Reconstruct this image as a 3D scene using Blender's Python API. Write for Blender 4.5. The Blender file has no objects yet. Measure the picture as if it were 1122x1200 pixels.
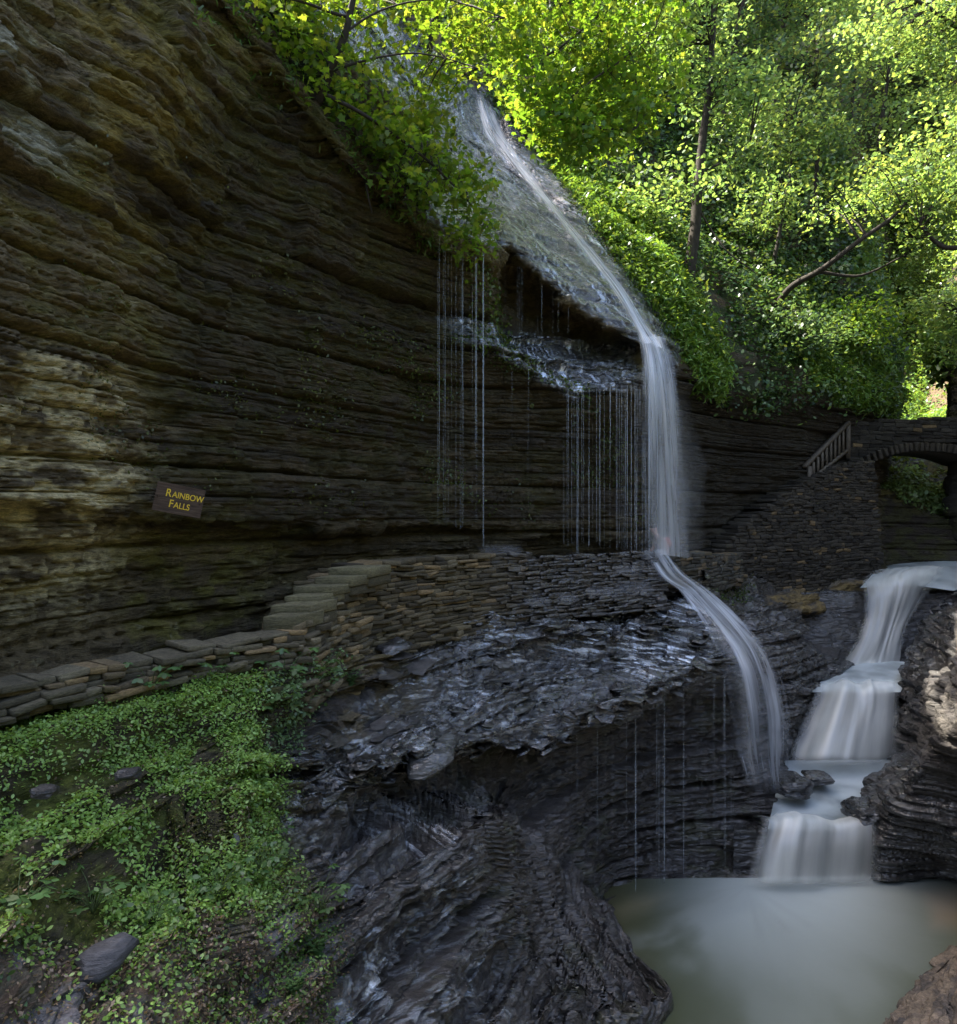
import bpy, math, random
import numpy as np
rng = np.random.default_rng(11)
random.seed(5)
F, CX, CY = 850.0, 561.0, 600.0
sc = bpy.context.scene
COL = sc.collection

# ------------------------------------------------------------------ basics
def W3(px, py, Y):
    return np.array([(px - CX) / F * Y, Y, (CY - py) / F * Y], float)
def proj(P):
    Y = np.maximum(P[..., 1], .3)
    return CX + F * P[..., 0] / Y, CY - F * P[..., 2] / Y

def _h(i, j, k, seed=0):
    n = (i * 374761393 + j * 668265263 + k * 2147483647 + seed * 1274126177) & 0xffffffff
    n = ((n ^ (n >> 13)) * 1274126177) & 0xffffffff
    n = ((n ^ (n >> 16)) * 2246822519) & 0xffffffff
    return ((n ^ (n >> 15)) & 0xffffff) / float(0xffffff)
def noise(x, y, z, seed=0):
    x, y, z = np.broadcast_arrays(x, y, z)
    xi, yi, zi = np.floor(x).astype(np.int64), np.floor(y).astype(np.int64), np.floor(z).astype(np.int64)
    fx, fy, fz = x - xi, y - yi, z - zi
    fx = fx * fx * (3 - 2 * fx); fy = fy * fy * (3 - 2 * fy); fz = fz * fz * (3 - 2 * fz)
    r = 0
    for a in (0, 1):
        for b in (0, 1):
            for c in (0, 1):
                w = (fx if a else 1 - fx) * (fy if b else 1 - fy) * (fz if c else 1 - fz)
                r = r + w * _h(xi + a, yi + b, zi + c, seed)
    return r
def fbm(P, s, oct=4, seed=0, sz=1.0):
    r, a, t = 0, 1.0, 0
    for o in range(oct):
        r = r + a * noise(P[..., 0] * s + 17.1 * o, P[..., 1] * s, P[..., 2] * s * sz, seed + o)
        t += a; a *= .5; s *= 2.03
    return r / t
def ss(a, b, x):
    t = np.clip((x - a) / (b - a), 0, 1)
    return t * t * (3 - 2 * t)
def poly_mask(px, py, poly, soft=12.0):
    """soft inside-ness (0..1) of points for an outline"""
    poly = np.array(poly, float)
    d = np.full(px.shape, 1e9); inside = np.zeros(px.shape, bool)
    n = len(poly)
    for i in range(n):
        a, b = poly[i], poly[(i + 1) % n]
        e = b - a; L = max((e ** 2).sum(), 1e-6)
        t = np.clip(((px - a[0]) * e[0] + (py - a[1]) * e[1]) / L, 0, 1)
        d = np.minimum(d, (px - a[0] - t * e[0]) ** 2 + (py - a[1] - t * e[1]) ** 2)
        c = (a[1] > py) != (b[1] > py)
        with np.errstate(divide='ignore', invalid='ignore'):
            xx = (b[0] - a[0]) * (py - a[1]) / (b[1] - a[1] if b[1] != a[1] else 1e-9) + a[0]
        inside ^= c & (px < xx)
    d = np.sqrt(d)
    return ss(-soft, soft, np.where(inside, d, -d))

# ------------------------------------------------------------------ objects
def mk(name, V, loops, starts, totals, mat, col=None, wet=None, uv=None, parent=None, smooth=False, kind=None):
    me = bpy.data.meshes.new(name)
    V = np.ascontiguousarray(V, np.float32).reshape(-1, 3)
    me.vertices.add(len(V)); me.vertices.foreach_set('co', V.ravel())
    me.loops.add(len(loops)); me.loops.foreach_set('vertex_index', np.asarray(loops, np.int32))
    me.polygons.add(len(starts))
    me.polygons.foreach_set('loop_start', np.asarray(starts, np.int32))
    me.polygons.foreach_set('loop_total', np.asarray(totals, np.int32))
    me.update(calc_edges=True)
    if smooth: me.polygons.foreach_set('use_smooth', np.ones(len(starts), bool))
    if col is not None:
        a = me.color_attributes.new('Col', 'FLOAT_COLOR', 'POINT')
        c = np.ones((len(V), 4), np.float32); c[:, :3] = np.asarray(col).reshape(-1, 3)
        a.data.foreach_set('color', c.ravel())
    if wet is not None:
        a = me.attributes.new('Wet', 'FLOAT', 'POINT')
        a.data.foreach_set('value', np.ascontiguousarray(wet, np.float32).ravel())
    if uv is not None:
        a = me.attributes.new('Flow', 'FLOAT_VECTOR', 'POINT')
        u3 = np.zeros((len(V), 3), np.float32); u3[:, :uv.shape[-1]] = uv.reshape(len(V), -1)
        a.data.foreach_set('vector', u3.ravel())
    me.validate()
    if mat is not None: me.materials.append(mat)
    o = bpy.data.objects.new(name, me); COL.objects.link(o)
    if parent is not None: o.parent = parent
    if kind: o['kind'] = kind
    return o
def tag(o, label=None, cat=None, group=None, kind=None):
    if label: o['label'] = label
    if cat: o['category'] = cat
    if group: o['group'] = group
    if kind: o['kind'] = kind
    return o
def empty(name, loc, label, cat, group=None):
    o = bpy.data.objects.new(name, None); COL.objects.link(o); o.location = tuple(float(c) for c in loc); o.empty_display_size = .2
    return tag(o, label, cat, group)
def local(V, root):
    return V - np.array(root.location)

def catmull(C, segs):
    """C (n, m, k) interpolated along axis 0, segs[i] samples in each span"""
    n = len(C); out = []
    for i in range(n - 1):
        p0 = C[max(i - 1, 0)]; p1 = C[i]; p2 = C[i + 1]; p3 = C[min(i + 2, n - 1)]
        t = np.arange(segs[i]) / segs[i]
        t = t.reshape((-1,) + (1,) * (C.ndim - 1))
        # slightly tight spline
        k = .42
        m1 = (p2 - p0) * k; m2 = (p3 - p1) * k
        out.append((2 * t ** 3 - 3 * t ** 2 + 1) * p1 + (t ** 3 - 2 * t ** 2 + t) * m1 + (-2 * t ** 3 + 3 * t ** 2) * p2 + (t ** 3 - t ** 2) * m2)
    out.append(C[-1:])
    return np.concatenate(out, 0)
def grid_from(ctrl, useg, vseg):
    """ctrl[col][row] = (px, py, Y). returns G (nu, nv, 3)"""
    C = np.array([[W3(*p) for p in c] for c in ctrl])
    if isinstance(useg, int): useg = [useg] * (len(C) - 1)
    if isinstance(vseg, int): vseg = [vseg] * (C.shape[1] - 1)
    G = catmull(C, useg)
    G = catmull(G.transpose(1, 0, 2), vseg).transpose(1, 0, 2)
    return G
def gnormals(G):
    du = np.gradient(G, axis=0); dv = np.gradient(G, axis=1)
    N = np.cross(du, dv); N /= np.linalg.norm(N, axis=-1, keepdims=True) + 1e-9
    # face the camera
    s = np.sign((N * -G).sum(-1)); s = 1 if s.mean() >= 0 else -1
    return N * s
def grid_obj(name, G, mat, col=None, wet=None, kind='structure', uv=None, parent=None, smooth=None):
    if smooth is None: smooth = not (mat and "rock" in mat.name)
    nu, nv = G.shape[:2]
    idx = np.arange(nu * nv).reshape(nu, nv)
    q = np.stack([idx[:-1, :-1], idx[1:, :-1], idx[1:, 1:], idx[:-1, 1:]], -1).reshape(-1)
    n = (nu - 1) * (nv - 1)
    # orient towards +normals
    g = G.reshape(-1, 3)
    c0, c1, c3 = g[q[0::4]], g[q[1::4]], g[q[3::4]]
    fn = np.cross(c1 - c0, c3 - c0)
    if (fn * -c0).sum() < 0:
        q = q.reshape(-1, 4)[:, ::-1].reshape(-1)
    return mk(name, G, q, np.arange(n) * 4, np.full(n, 4), mat, col, wet, uv, parent, smooth, kind)

AX = np.array([.454, .891])
def strata(G, N, scales, big=0.0, warp=.22, zadd=0.0, terr=1.0, seed=0, mask=None, dip=0.0):
    """bedded-rock relief: layers of different hardness standing proud or weathered back"""
    al = G[..., 0] * AX[0] + G[..., 1] * AX[1]
    zw = G[..., 2] + warp * (fbm(G, .22, 2, seed + 5) - .5) + dip * al + zadd
    D = np.zeros(G.shape[:2]); dz = np.zeros(G.shape[:2])
    slope = ss(.5, .95, N[..., 2])
    jx = G[..., 0] + .2 * (fbm(G, 2.5, 3, seed + 61) - .5)
    jy = G[..., 1] + .2 * (fbm(G, 2.5, 3, seed + 71) - .5)
    for th, a, ln in scales:
        zz = zw / th; zz = zz + .8 * noise(zz * .45, 0 * zz, 0 * zz, seed + 3)
        k = np.floor(zz); f = zz - k
        n = noise(jx / ln, jy / ln, k * 5.31 + .5, seed)
        n2 = noise(jx / ln * 3.1, jy / ln * 3.1, k * 3.17 + .5, seed + 9)
        n = .7 * n + .3 * n2
        ki = k.astype(np.int64); z0 = 0 * ki
        ja = (jx * AX[0] + jy * AX[1]) / ln + 7.3 * _h(ki, z0, z0, seed + 4)
        ja = ja + .7 * noise(ja * .6, k * 1.7, 0 * ja, seed + 6)
        cell = np.floor(ja).astype(np.int64)
        perp = (jx * AX[1] - jy * AX[0]) / (ln * .8) + 3.1 * _h(ki, z0, z0, seed + 14)
        blk = _h(ki, cell, np.floor(perp).astype(np.int64) * (slope > .5), seed + 8)
        joint = 1 - np.abs(2 * (ja - cell) - 1) ** 24
        r = (.5 * n + .62 * blk + .35 * _h(ki, z0, z0, seed + 2))
        prof = np.clip(1 - np.abs(2 * f - 1) ** 16, 0, 1)
        D += a * ((r - .75) * prof * (.6 + .4 * joint) - .55 * (1 - prof)) * (1 - .7 * slope)
        fz = np.where(f < .8, f * .18, .144 + (f - .8) / .2 * .856)
        dz += terr * slope * ((fz - f) + (.5 * n + .5 * blk - .5) * (.4 if th > .2 else .9)) * th * .85
    if big: D += big * (fbm(G, .33, 3, seed + 40) - .5)
    D += .06 * (fbm(G, 2.6, 4, seed + 50) - .5)
    if mask is not None: D = D * mask; dz = dz * mask
    Dn = N * np.array([1, 1, .35]); Dn /= np.linalg.norm(Dn, axis=-1, keepdims=True) + 1e-9
    G2 = G + Dn * D[..., None]
    G2[..., 2] += dz
    return G2, D

# ------------------------------------------------------------------ materials
def newmat(name):
    m = bpy.data.materials.new(name); m.use_nodes = True
    nt = m.node_tree; nt.nodes.clear()
    out = nt.nodes.new('ShaderNodeOutputMaterial')
    return m, nt, out
def nd(nt, t, **kw):
    n = nt.nodes.new(t)
    for k, v in kw.items():
        if k in n.inputs: n.inputs[k].default_value = v
        else: setattr(n, k, v)
    return n
def tex_noise(nt, scale, detail=5, rough=.6, mapscale=(1, 1, 1), vec=None):
    tc = nd(nt, 'ShaderNodeTexCoord'); mp = nd(nt, 'ShaderNodeMapping')
    mp.inputs['Scale'].default_value = mapscale
    nt.links.new(vec or tc.outputs['Object'], mp.inputs['Vector'])
    n = nd(nt, 'ShaderNodeTexNoise', Scale=scale, Detail=detail, Roughness=rough)
    nt.links.new(mp.outputs['Vector'], n.inputs['Vector'])
    return n
def mapr(nt, sock, a, b, c, d):
    m = nd(nt, 'ShaderNodeMapRange'); m.inputs['From Min'].default_value = a; m.inputs['From Max'].default_value = b
    m.inputs['To Min'].default_value = c; m.inputs['To Max'].default_value = d
    nt.links.new(sock, m.inputs['Value']); return m.outputs['Result']
def rock_mat(name, bump=.6, fine=1.0, spec=.5, dist=.09, n0w=1.6, n2w=.3, n1w=1.0):
    m, nt, out = newmat(name); L = nt.links.new
    p = nd(nt, 'ShaderNodeBsdfPrincipled', IOR=1.7); L(p.outputs[0], out.inputs[0])
    a = nd(nt, 'ShaderNodeAttribute', attribute_name='Col'); w = nd(nt, 'ShaderNodeAttribute', attribute_name='Wet')
    n1 = tex_noise(nt, 9 * fine, 8, .7, (1, 1, 4)); n2 = tex_noise(nt, 45 * fine, 4, .7, (1, 1, 2.2)); n3 = tex_noise(nt, 2.2, 5, .65, (1, 1, 3))
    f1 = mapr(nt, n1.outputs[0], .3, .7, .45, 1.6); f2 = mapr(nt, n2.outputs[0], .25, .75, .7, 1.35); f3 = mapr(nt, n3.outputs[0], .3, .7, .7, 1.3)
    mu = nd(nt, 'ShaderNodeMath', operation='MULTIPLY'); L(f1, mu.inputs[0]); L(f2, mu.inputs[1])
    mu2 = nd(nt, 'ShaderNodeMath', operation='MULTIPLY'); L(mu.outputs[0], mu2.inputs[0]); L(f3, mu2.inputs[1])
    vm = nd(nt, 'ShaderNodeVectorMath', operation='SCALE'); L(a.outputs['Color'], vm.inputs[0]); dk = mapr(nt, w.outputs['Fac'], .3, .9, 1, .32); mu3 = nd(nt, 'ShaderNodeMath', operation='MULTIPLY'); L(mu2.outputs[0], mu3.inputs[0]); L(dk, mu3.inputs[1]); L(mu3.outputs[0], vm.inputs['Scale'])
    L(vm.outputs[0], p.inputs['Base Color'])
    # wet rock is smooth with rougher patches
    rr = mapr(nt, n3.outputs[0], .4, .6, -.05, .30)
    r0 = mapr(nt, w.outputs['Fac'], 0, 1, .92, .08)
    ad = nd(nt, 'ShaderNodeMath', operation='ADD', use_clamp=True); L(rr, ad.inputs[0]); L(r0, ad.inputs[1])
    L(ad.outputs[0], p.inputs['Roughness'])
    L(mapr(nt, w.outputs['Fac'], 0, 1, .2, .35), p.inputs['Specular IOR Level'])
    h = nd(nt, 'ShaderNodeMath', operation='MULTIPLY_ADD'); L(n2.outputs[0], h.inputs[0]); h.inputs[1].default_value = n2w; hm = nd(nt, 'ShaderNodeMath', operation='MULTIPLY'); L(n1.outputs[0], hm.inputs[0]); hm.inputs[1].default_value = n1w; L(hm.outputs[0], h.inputs[2])
    n0 = tex_noise(nt, 3.6, 6, .62, (1, 1, 5.5))
    h2 = nd(nt, 'ShaderNodeMath', operation='MULTIPLY_ADD'); L(n0.outputs[0], h2.inputs[0]); h2.inputs[1].default_value = n0w; L(h.outputs[0], h2.inputs[2])
    b = nd(nt, 'ShaderNodeBump', Strength=bump, Distance=dist); L(h2.outputs[0], b.inputs['Height']); L(b.outputs[0], p.inputs['Normal'])
    # the film of running water on wet rock
    cw = mapr(nt, w.outputs['Fac'], .35, .9, 0, 1); L(cw, p.inputs['Coat Weight']); p.inputs['Coat IOR'].default_value = 1.6; p.inputs['Coat Roughness'].default_value = .06
    nc = tex_noise(nt, 3.2, 3, .5, (1, 1, 3.5)); b2 = nd(nt, 'ShaderNodeBump', Strength=1.0, Distance=.16); L(nc.outputs[0], b2.inputs['Height']); L(b2.outputs[0], p.inputs['Coat Normal'])
    return m
def leaf_mat(name, trans=.52, gloss=.025):
    m, nt, out = newmat(name); L = nt.links.new
    a = nd(nt, 'ShaderNodeAttribute', attribute_name='Col')
    d = nd(nt, 'ShaderNodeBsdfDiffuse'); t = nd(nt, 'ShaderNodeBsdfTranslucent'); g = nd(nt, 'ShaderNodeBsdfGlossy', Roughness=.4)
    mul = nd(nt, 'ShaderNodeVectorMath', operation='MULTIPLY'); mul.inputs[1].default_value = (1.9, 1.65, .95)
    L(a.outputs['Color'], mul.inputs[0]); L(mul.outputs[0], t.inputs['Color'])
    L(a.outputs['Color'], d.inputs['Color'])
    mx = nd(nt, 'ShaderNodeMixShader', Fac=trans); L(d.outputs[0], mx.inputs[1]); L(t.outputs[0], mx.inputs[2])
    m2 = nd(nt, 'ShaderNodeMixShader', Fac=gloss); L(mx.outputs[0], m2.inputs[1]); L(g.outputs[0], m2.inputs[2])
    L(m2.outputs[0], out.inputs[0]); return m
def simple_mat(name, c, rough=.8, noise_s=20, var=.4, bump=.3, ms=(1, 1, 1), spec=.3):
    m, nt, out = newmat(name); L = nt.links.new
    p = nd(nt, 'ShaderNodeBsdfPrincipled', Roughness=rough); L(p.outputs[0], out.inputs[0])
    p.inputs['Specular IOR Level'].default_value = spec
    n = tex_noise(nt, noise_s, 6, .65, ms)
    f = mapr(nt, n.outputs[0], .3, .7, 1 - var, 1 + var)
    vm = nd(nt, 'ShaderNodeVectorMath', operation='SCALE'); vm.inputs[0].default_value = c; L(f, vm.inputs['Scale']); L(vm.outputs[0], p.inputs['Base Color'])
    b = nd(nt, 'ShaderNodeBump', Strength=bump, Distance=.02); L(n.outputs[0], b.inputs['Height']); L(b.outputs[0], p.inputs['Normal'])
    return m
def fall_mat(name, dens=1.0, sx=30.0, sy=1.0, white=(.86, .9, .95), lo=.38, hi=.68, amax=.95, edge=.25):
    """silky falling water: streaks run along Flow.y, the sheet thins out at its sides (Flow.x 0..1)"""
    m, nt, out = newmat(name); L = nt.links.new
    a = nd(nt, 'ShaderNodeAttribute', attribute_name='Flow')
    n = tex_noise(nt, 1.0, 4, .55, (sx, sy, 0), a.outputs['Vector'])
    n2 = tex_noise(nt, 1.0, 3, .6, (sx * .22, sy * .8, 0), a.outputs['Vector'])
    sm = nd(nt, 'ShaderNodeMath', operation='ADD'); L(n.outputs[0], sm.inputs[0]); L(n2.outputs[0], sm.inputs[1])
    al = mapr(nt, sm.outputs[0], lo * 2, hi * 2, 0, 1)
    sx_ = nd(nt, 'ShaderNodeSeparateXYZ'); L(a.outputs['Vector'], sx_.inputs[0])
    wv = nd(nt, 'ShaderNodeMath', operation='MULTIPLY_ADD'); L(n2.outputs[0], wv.inputs[0]); wv.inputs[1].default_value = edge * 1.8; wv.inputs[2].default_value = -edge * .9
    xp = nd(nt, 'ShaderNodeMath', operation='ADD'); L(sx_.outputs['X'], xp.inputs[0]); L(wv.outputs[0], xp.inputs[1])
    xm = nd(nt, 'ShaderNodeMath', operation='SUBTRACT'); L(sx_.outputs['X'], xm.inputs[0]); L(wv.outputs[0], xm.inputs[1])
    e1 = mapr(nt, xp.outputs[0], edge * .3, edge * 1.3, 0, 1); e2 = mapr(nt, xm.outputs[0], 1 - edge * .3, 1 - edge * 1.3, 0, 1)
    mu = nd(nt, 'ShaderNodeMath', operation='MULTIPLY'); L(e1, mu.inputs[0]); L(e2, mu.inputs[1])
    # Flow.z carries local density
    mu2 = nd(nt, 'ShaderNodeMath', operation='MULTIPLY'); L(mu.outputs[0], mu2.inputs[0]); L(sx_.outputs['Z'], mu2.inputs[1])
    base = nd(nt, 'ShaderNodeMath', operation='MULTIPLY_ADD'); L(al, base.inputs[0]); base.inputs[1].default_value = amax - .18 * dens; base.inputs[2].default_value = .18 * dens
    fin = nd(nt, 'ShaderNodeMath', operation='MULTIPLY', use_clamp=True); L(base.outputs[0], fin.inputs[0]); L(mu2.outputs[0], fin.inputs[1])
    d = nd(nt, 'ShaderNodeBsdfDiffuse'); d.inputs[0].default_value = (*white, 1); t = nd(nt, 'ShaderNodeBsdfTranslucent'); t.inputs[0].default_value = (*white, 1)
    g = nd(nt, 'ShaderNodeBsdfGlossy', Roughness=.35)
    mx = nd(nt, 'ShaderNodeMixShader', Fac=.5); L(d.outputs[0], mx.inputs[1]); L(t.outputs[0], mx.inputs[2])
    mg = nd(nt, 'ShaderNodeMixShader', Fac=.12); L(mx.outputs[0], mg.inputs[1]); L(g.outputs[0], mg.inputs[2])
    tr = nd(nt, 'ShaderNodeBsdfTransparent'); mo = nd(nt, 'ShaderNodeMixShader'); L(fin.outputs[0], mo.inputs[0]); L(tr.outputs[0], mo.inputs[1]); L(mg.outputs[0], mo.inputs[2])
    L(mo.outputs[0], out.inputs[0]); return m
def pool_mat(name, rough=.18, bump=.15):
    m, nt, out = newmat(name); L = nt.links.new
    p = nd(nt, 'ShaderNodeBsdfPrincipled', Roughness=rough); L(p.outputs[0], out.inputs[0])
    a = nd(nt, 'ShaderNodeAttribute', attribute_name='Col'); L(a.outputs['Color'], p.inputs['Base Color'])
    f = nd(nt, 'ShaderNodeAttribute', attribute_name='Wet')
    L(mapr(nt, f.outputs['Fac'], 0, 1, .29, .5), p.inputs['Roughness'])
    p.inputs['Specular IOR Level'].default_value = .5
    n = tex_noise(nt, 3.0, 4, .6); b = nd(nt, 'ShaderNodeBump', Strength=bump, Distance=.03)
    L(n.outputs[0], b.inputs['Height']); L(b.outputs[0], p.inputs['Normal'])
    return m
def mist_mat(name, dens):
    m, nt, out = newmat(name); L = nt.links.new
    v = nd(nt, 'ShaderNodeVolumePrincipled', Density=dens); v.inputs['Color'].default_value = (.9, .93, .97, 1); v.inputs['Anisotropy'].default_value = .2
    L(v.outputs[0], out.inputs['Volume']); return m

M_ROCK = rock_mat('cliff_rock', .9); M_BANK = rock_mat('bank_rock', .8, 1.3, dist=.07, n0w=1.8, n2w=.05, n1w=.5); M_SLAB = rock_mat('slab_rock', .7, 1.0, dist=.05, n0w=1.6, n2w=.04, n1w=.3); M_STONE = rock_mat('wall_stone', .5, 2.0)
M_LEAF = leaf_mat('leaf'); M_GC = leaf_mat('ground_leaf', .35, .04)
M_BARK = simple_mat('bark', (.035, .028, .021), .9, 14, .5, .6, (1, 1, .3))
M_WOOD = simple_mat('weathered_wood', (.12, .10, .075), .8, 18, .4, .3, (1, 1, .3))

# ------------------------------------------------------------------ leaves
DIAMOND = np.array([(0, 0), (.35, .3), (.7, .24), (1, 0), (.7, -.24), (.35, -.3)])
QUAD = np.array([(0, 0), (.5, .33), (1, 0), (.5, -.33)])
MAPLE = np.array([(0, 0), (.06, .36), (.34, .24), (.46, .52), (.62, .2), (1, 0), (.62, -.2), (.46, -.52), (.34, -.24), (.06, -.36)])
BLADE = np.array([(0, .05), (.5, .07), (1, 0), (.5, -.07), (0, -.05)])
def leaf_verts(C, N, size, shape, droop=.25, D=None):
    n = len(C)
    if D is None:
        D = rng.normal(size=(n, 3))
    N = N / (np.linalg.norm(N, axis=1, keepdims=True) + 1e-9)
    D = D - (D * N).sum(1, keepdims=True) * N; D /= np.linalg.norm(D, axis=1, keepdims=True) + 1e-9
    B = np.cross(N, D)
    a = shape[:, 0][None, :, None]; b = shape[:, 1][None, :, None]
    h = -(a ** 2 * droop + np.abs(b) * .25)
    V = C[:, None, :] + size[:, None, None] * ((a - .4) * D[:, None, :] + b * B[:, None, :] + h * N[:, None, :])
    return V
def leaf_cols(n, k, base, var=.35, yellow=.2, seed_pos=None):
    base = np.array(base)
    c = np.tile(base, (n, 1)) * (1 + var * (rng.random((n, 1)) * 2 - 1))
    y = (rng.random((n, 1)) ** 2) * yellow
    c = c * (1 - y) + y * np.array([.24, .25, .04])
    if seed_pos is not None:
        c *= (.65 + .7 * fbm(seed_pos, .9, 2, 77))[:, None]
    return np.repeat(c, k, axis=0)
def leaf_obj(name, C, N, size, shape, base, mat=None, parent=None, kind=None, var=.35, yellow=.2, droop=.25, D=None):
    V = leaf_verts(C, N, size, shape, droop, D); n, k = V.shape[:2]
    V = V.reshape(-1, 3)
    if parent is not None: V = local(V, parent)
    return mk(name, V, np.arange(n * k), np.arange(n) * k, np.full(n, k), mat or M_LEAF,
              leaf_cols(n, k, base, var, yellow, C), parent=parent, kind=kind)
def scatter(G, N, mask, count):
    """random points on a grid sheet, in proportion to cell area * mask"""
    a = np.linalg.norm(np.cross(G[1:, :-1] - G[:-1, :-1], G[:-1, 1:] - G[:-1, :-1]), axis=-1) * mask[:-1, :-1]
    p = a.ravel().astype(float); p /= p.sum()
    i = rng.choice(len(p), size=count, p=p); u, v = np.divmod(i, a.shape[1])
    fu, fv = rng.random((count, 1)), rng.random((count, 1))
    P = G[u, v] * (1 - fu) * (1 - fv) + G[u + 1, v] * fu * (1 - fv) + G[u, v + 1] * (1 - fu) * fv + G[u + 1, v + 1] * fu * fv
    return P, N[u, v]
def tube(path, rad, sides=7):
    path = np.array(path, float); n = len(path); rad = np.broadcast_to(np.array(rad, float), (n,))
    T = np.gradient(path, axis=0); T /= np.linalg.norm(T, axis=1, keepdims=True) + 1e-9
    ref = np.array([.3, .2, 1.]) if abs(T[:, 2]).mean() < .8 else np.array([1., .2, .1])
    A = np.cross(T, ref); A /= np.linalg.norm(A, axis=1, keepdims=True) + 1e-9; B = np.cross(T, A)
    th = np.arange(sides) / sides * 2 * np.pi
    V = path[:, None] + rad[:, None, None] * (np.cos(th)[None, :, None] * A[:, None] + np.sin(th)[None, :, None] * B[:, None])
    i = np.arange(n - 1)[:, None] * sides; j = np.arange(sides)[None]; jn = (j + 1) % sides
    q = np.stack([i + j, i + jn, i + sides + jn, i + sides + j], -1).reshape(-1)
    return V.reshape(-1, 3), q
def tubes_obj(name, lst, mat, parent=None, sides=6, kind=None, uvz=None):
    Vs, Q, off = [], [], 0
    for path, rad in lst:
        V, q = tube(path, rad, sides); Vs.append(V); Q.append(q + off); off += len(V)
    V = np.concatenate(Vs); Q = np.concatenate(Q); n = len(Q) // 4
    if parent is not None: V = local(V, parent)
    return mk(name, V, Q, np.arange(n) * 4, np.full(n, 4), mat, parent=parent, smooth=True, kind=kind)
def curve_pts(pts, n=8):
    return catmull(np.array(pts, float), [n] * (len(pts) - 1))
def wob(P, a, s=1.0, seed=0):
    return P + a * (np.stack([fbm(P + 31.7 * i, s, 2, seed + i) for i in range(3)], -1) - .5) * 2

def sprays(centers, radii, per, flat=.22, up=.75):
    """flat leafy fans, as maple twigs carry them"""
    C, N = [], []
    for c, r in zip(centers, radii):
        m = max(4, int(per * (r / .6) ** 1.5))
        th = rng.random(m) * 2 * np.pi; rr = r * np.sqrt(rng.random(m))
        tilt = rng.normal(size=2) * .25
        x, y = rr * np.cos(th), rr * np.sin(th)
        z = rng.normal(size=m) * r * flat + tilt[0] * x + tilt[1] * y - .25 * rr ** 2 / r
        C.append(np.stack([c[0] + x, c[1] + y, c[2] + z], -1))
        nn = rng.normal(size=(m, 3)) * .55; nn[:, 2] += up; N.append(nn)
    return np.concatenate(C), np.concatenate(N)
# ------------------------------------------------------------------ stones
def cube_template(n=3):
    t = np.array([-1, -.84, .84, 1]); V = {}; faces = []
    vs = []
    def vid(p):
        k = tuple(np.round(p, 5))
        if k not in V: V[k] = len(vs); vs.append(k)
        return V[k]
    for ax in range(3):
        for s in (-1, 1):
            for i in range(n):
                for j in range(n):
                    q = []
                    for a, b in ((i, j), (i + 1, j), (i + 1, j + 1), (i, j + 1)):
                        p = [0, 0, 0]; p[ax] = s; p[(ax + 1) % 3] = t[a]; p[(ax + 2) % 3] = t[b]; q.append(vid(p))
                    if s < 0: q = q[::-1]
                    faces.append(q)
    return np.array(vs, float), np.array(faces)
CT, CFc = cube_template(3)
_p = 22.0
CT = CT / ((np.abs(CT) ** _p).sum(1, keepdims=True) ** (1 / _p))
def stones_obj(name, C, A, B, H, mat, col, wet=None, parent=None, rough=.1, seed=0, kind=None):
    """C centres; A, B, H half-size vectors (n,3): every stone a chipped block"""
    n = len(C); k = len(CT)
    V = C[:, None] + CT[None, :, 0:1] * A[:, None] + CT[None, :, 1:2] * B[:, None] + CT[None, :, 2:3] * H[:, None]
    s = np.linalg.norm(H, axis=1)[:, None, None] + .25 * np.linalg.norm(B, axis=1)[:, None, None]
    rnd = np.stack([noise(V[..., 0] * 6 + 13 * i, V[..., 1] * 6, V[..., 2] * 9, seed + i) for i in range(3)], -1) - .5
    V = V + rnd * s * rough * 6
    Fc = (CFc[None] + (np.arange(n) * k)[:, None, None]).reshape(-1)
    V = V.reshape(-1, 3)
    if parent is not None: V = local(V, parent)
    nf = len(Fc) // 4
    w = np.zeros(n) if wet is None else wet
    return mk(name, V, Fc, np.arange(nf) * 4, np.full(nf, 4), mat, np.repeat(col, k, axis=0), np.repeat(w, k), parent=parent, smooth=False, kind=kind)
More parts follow.
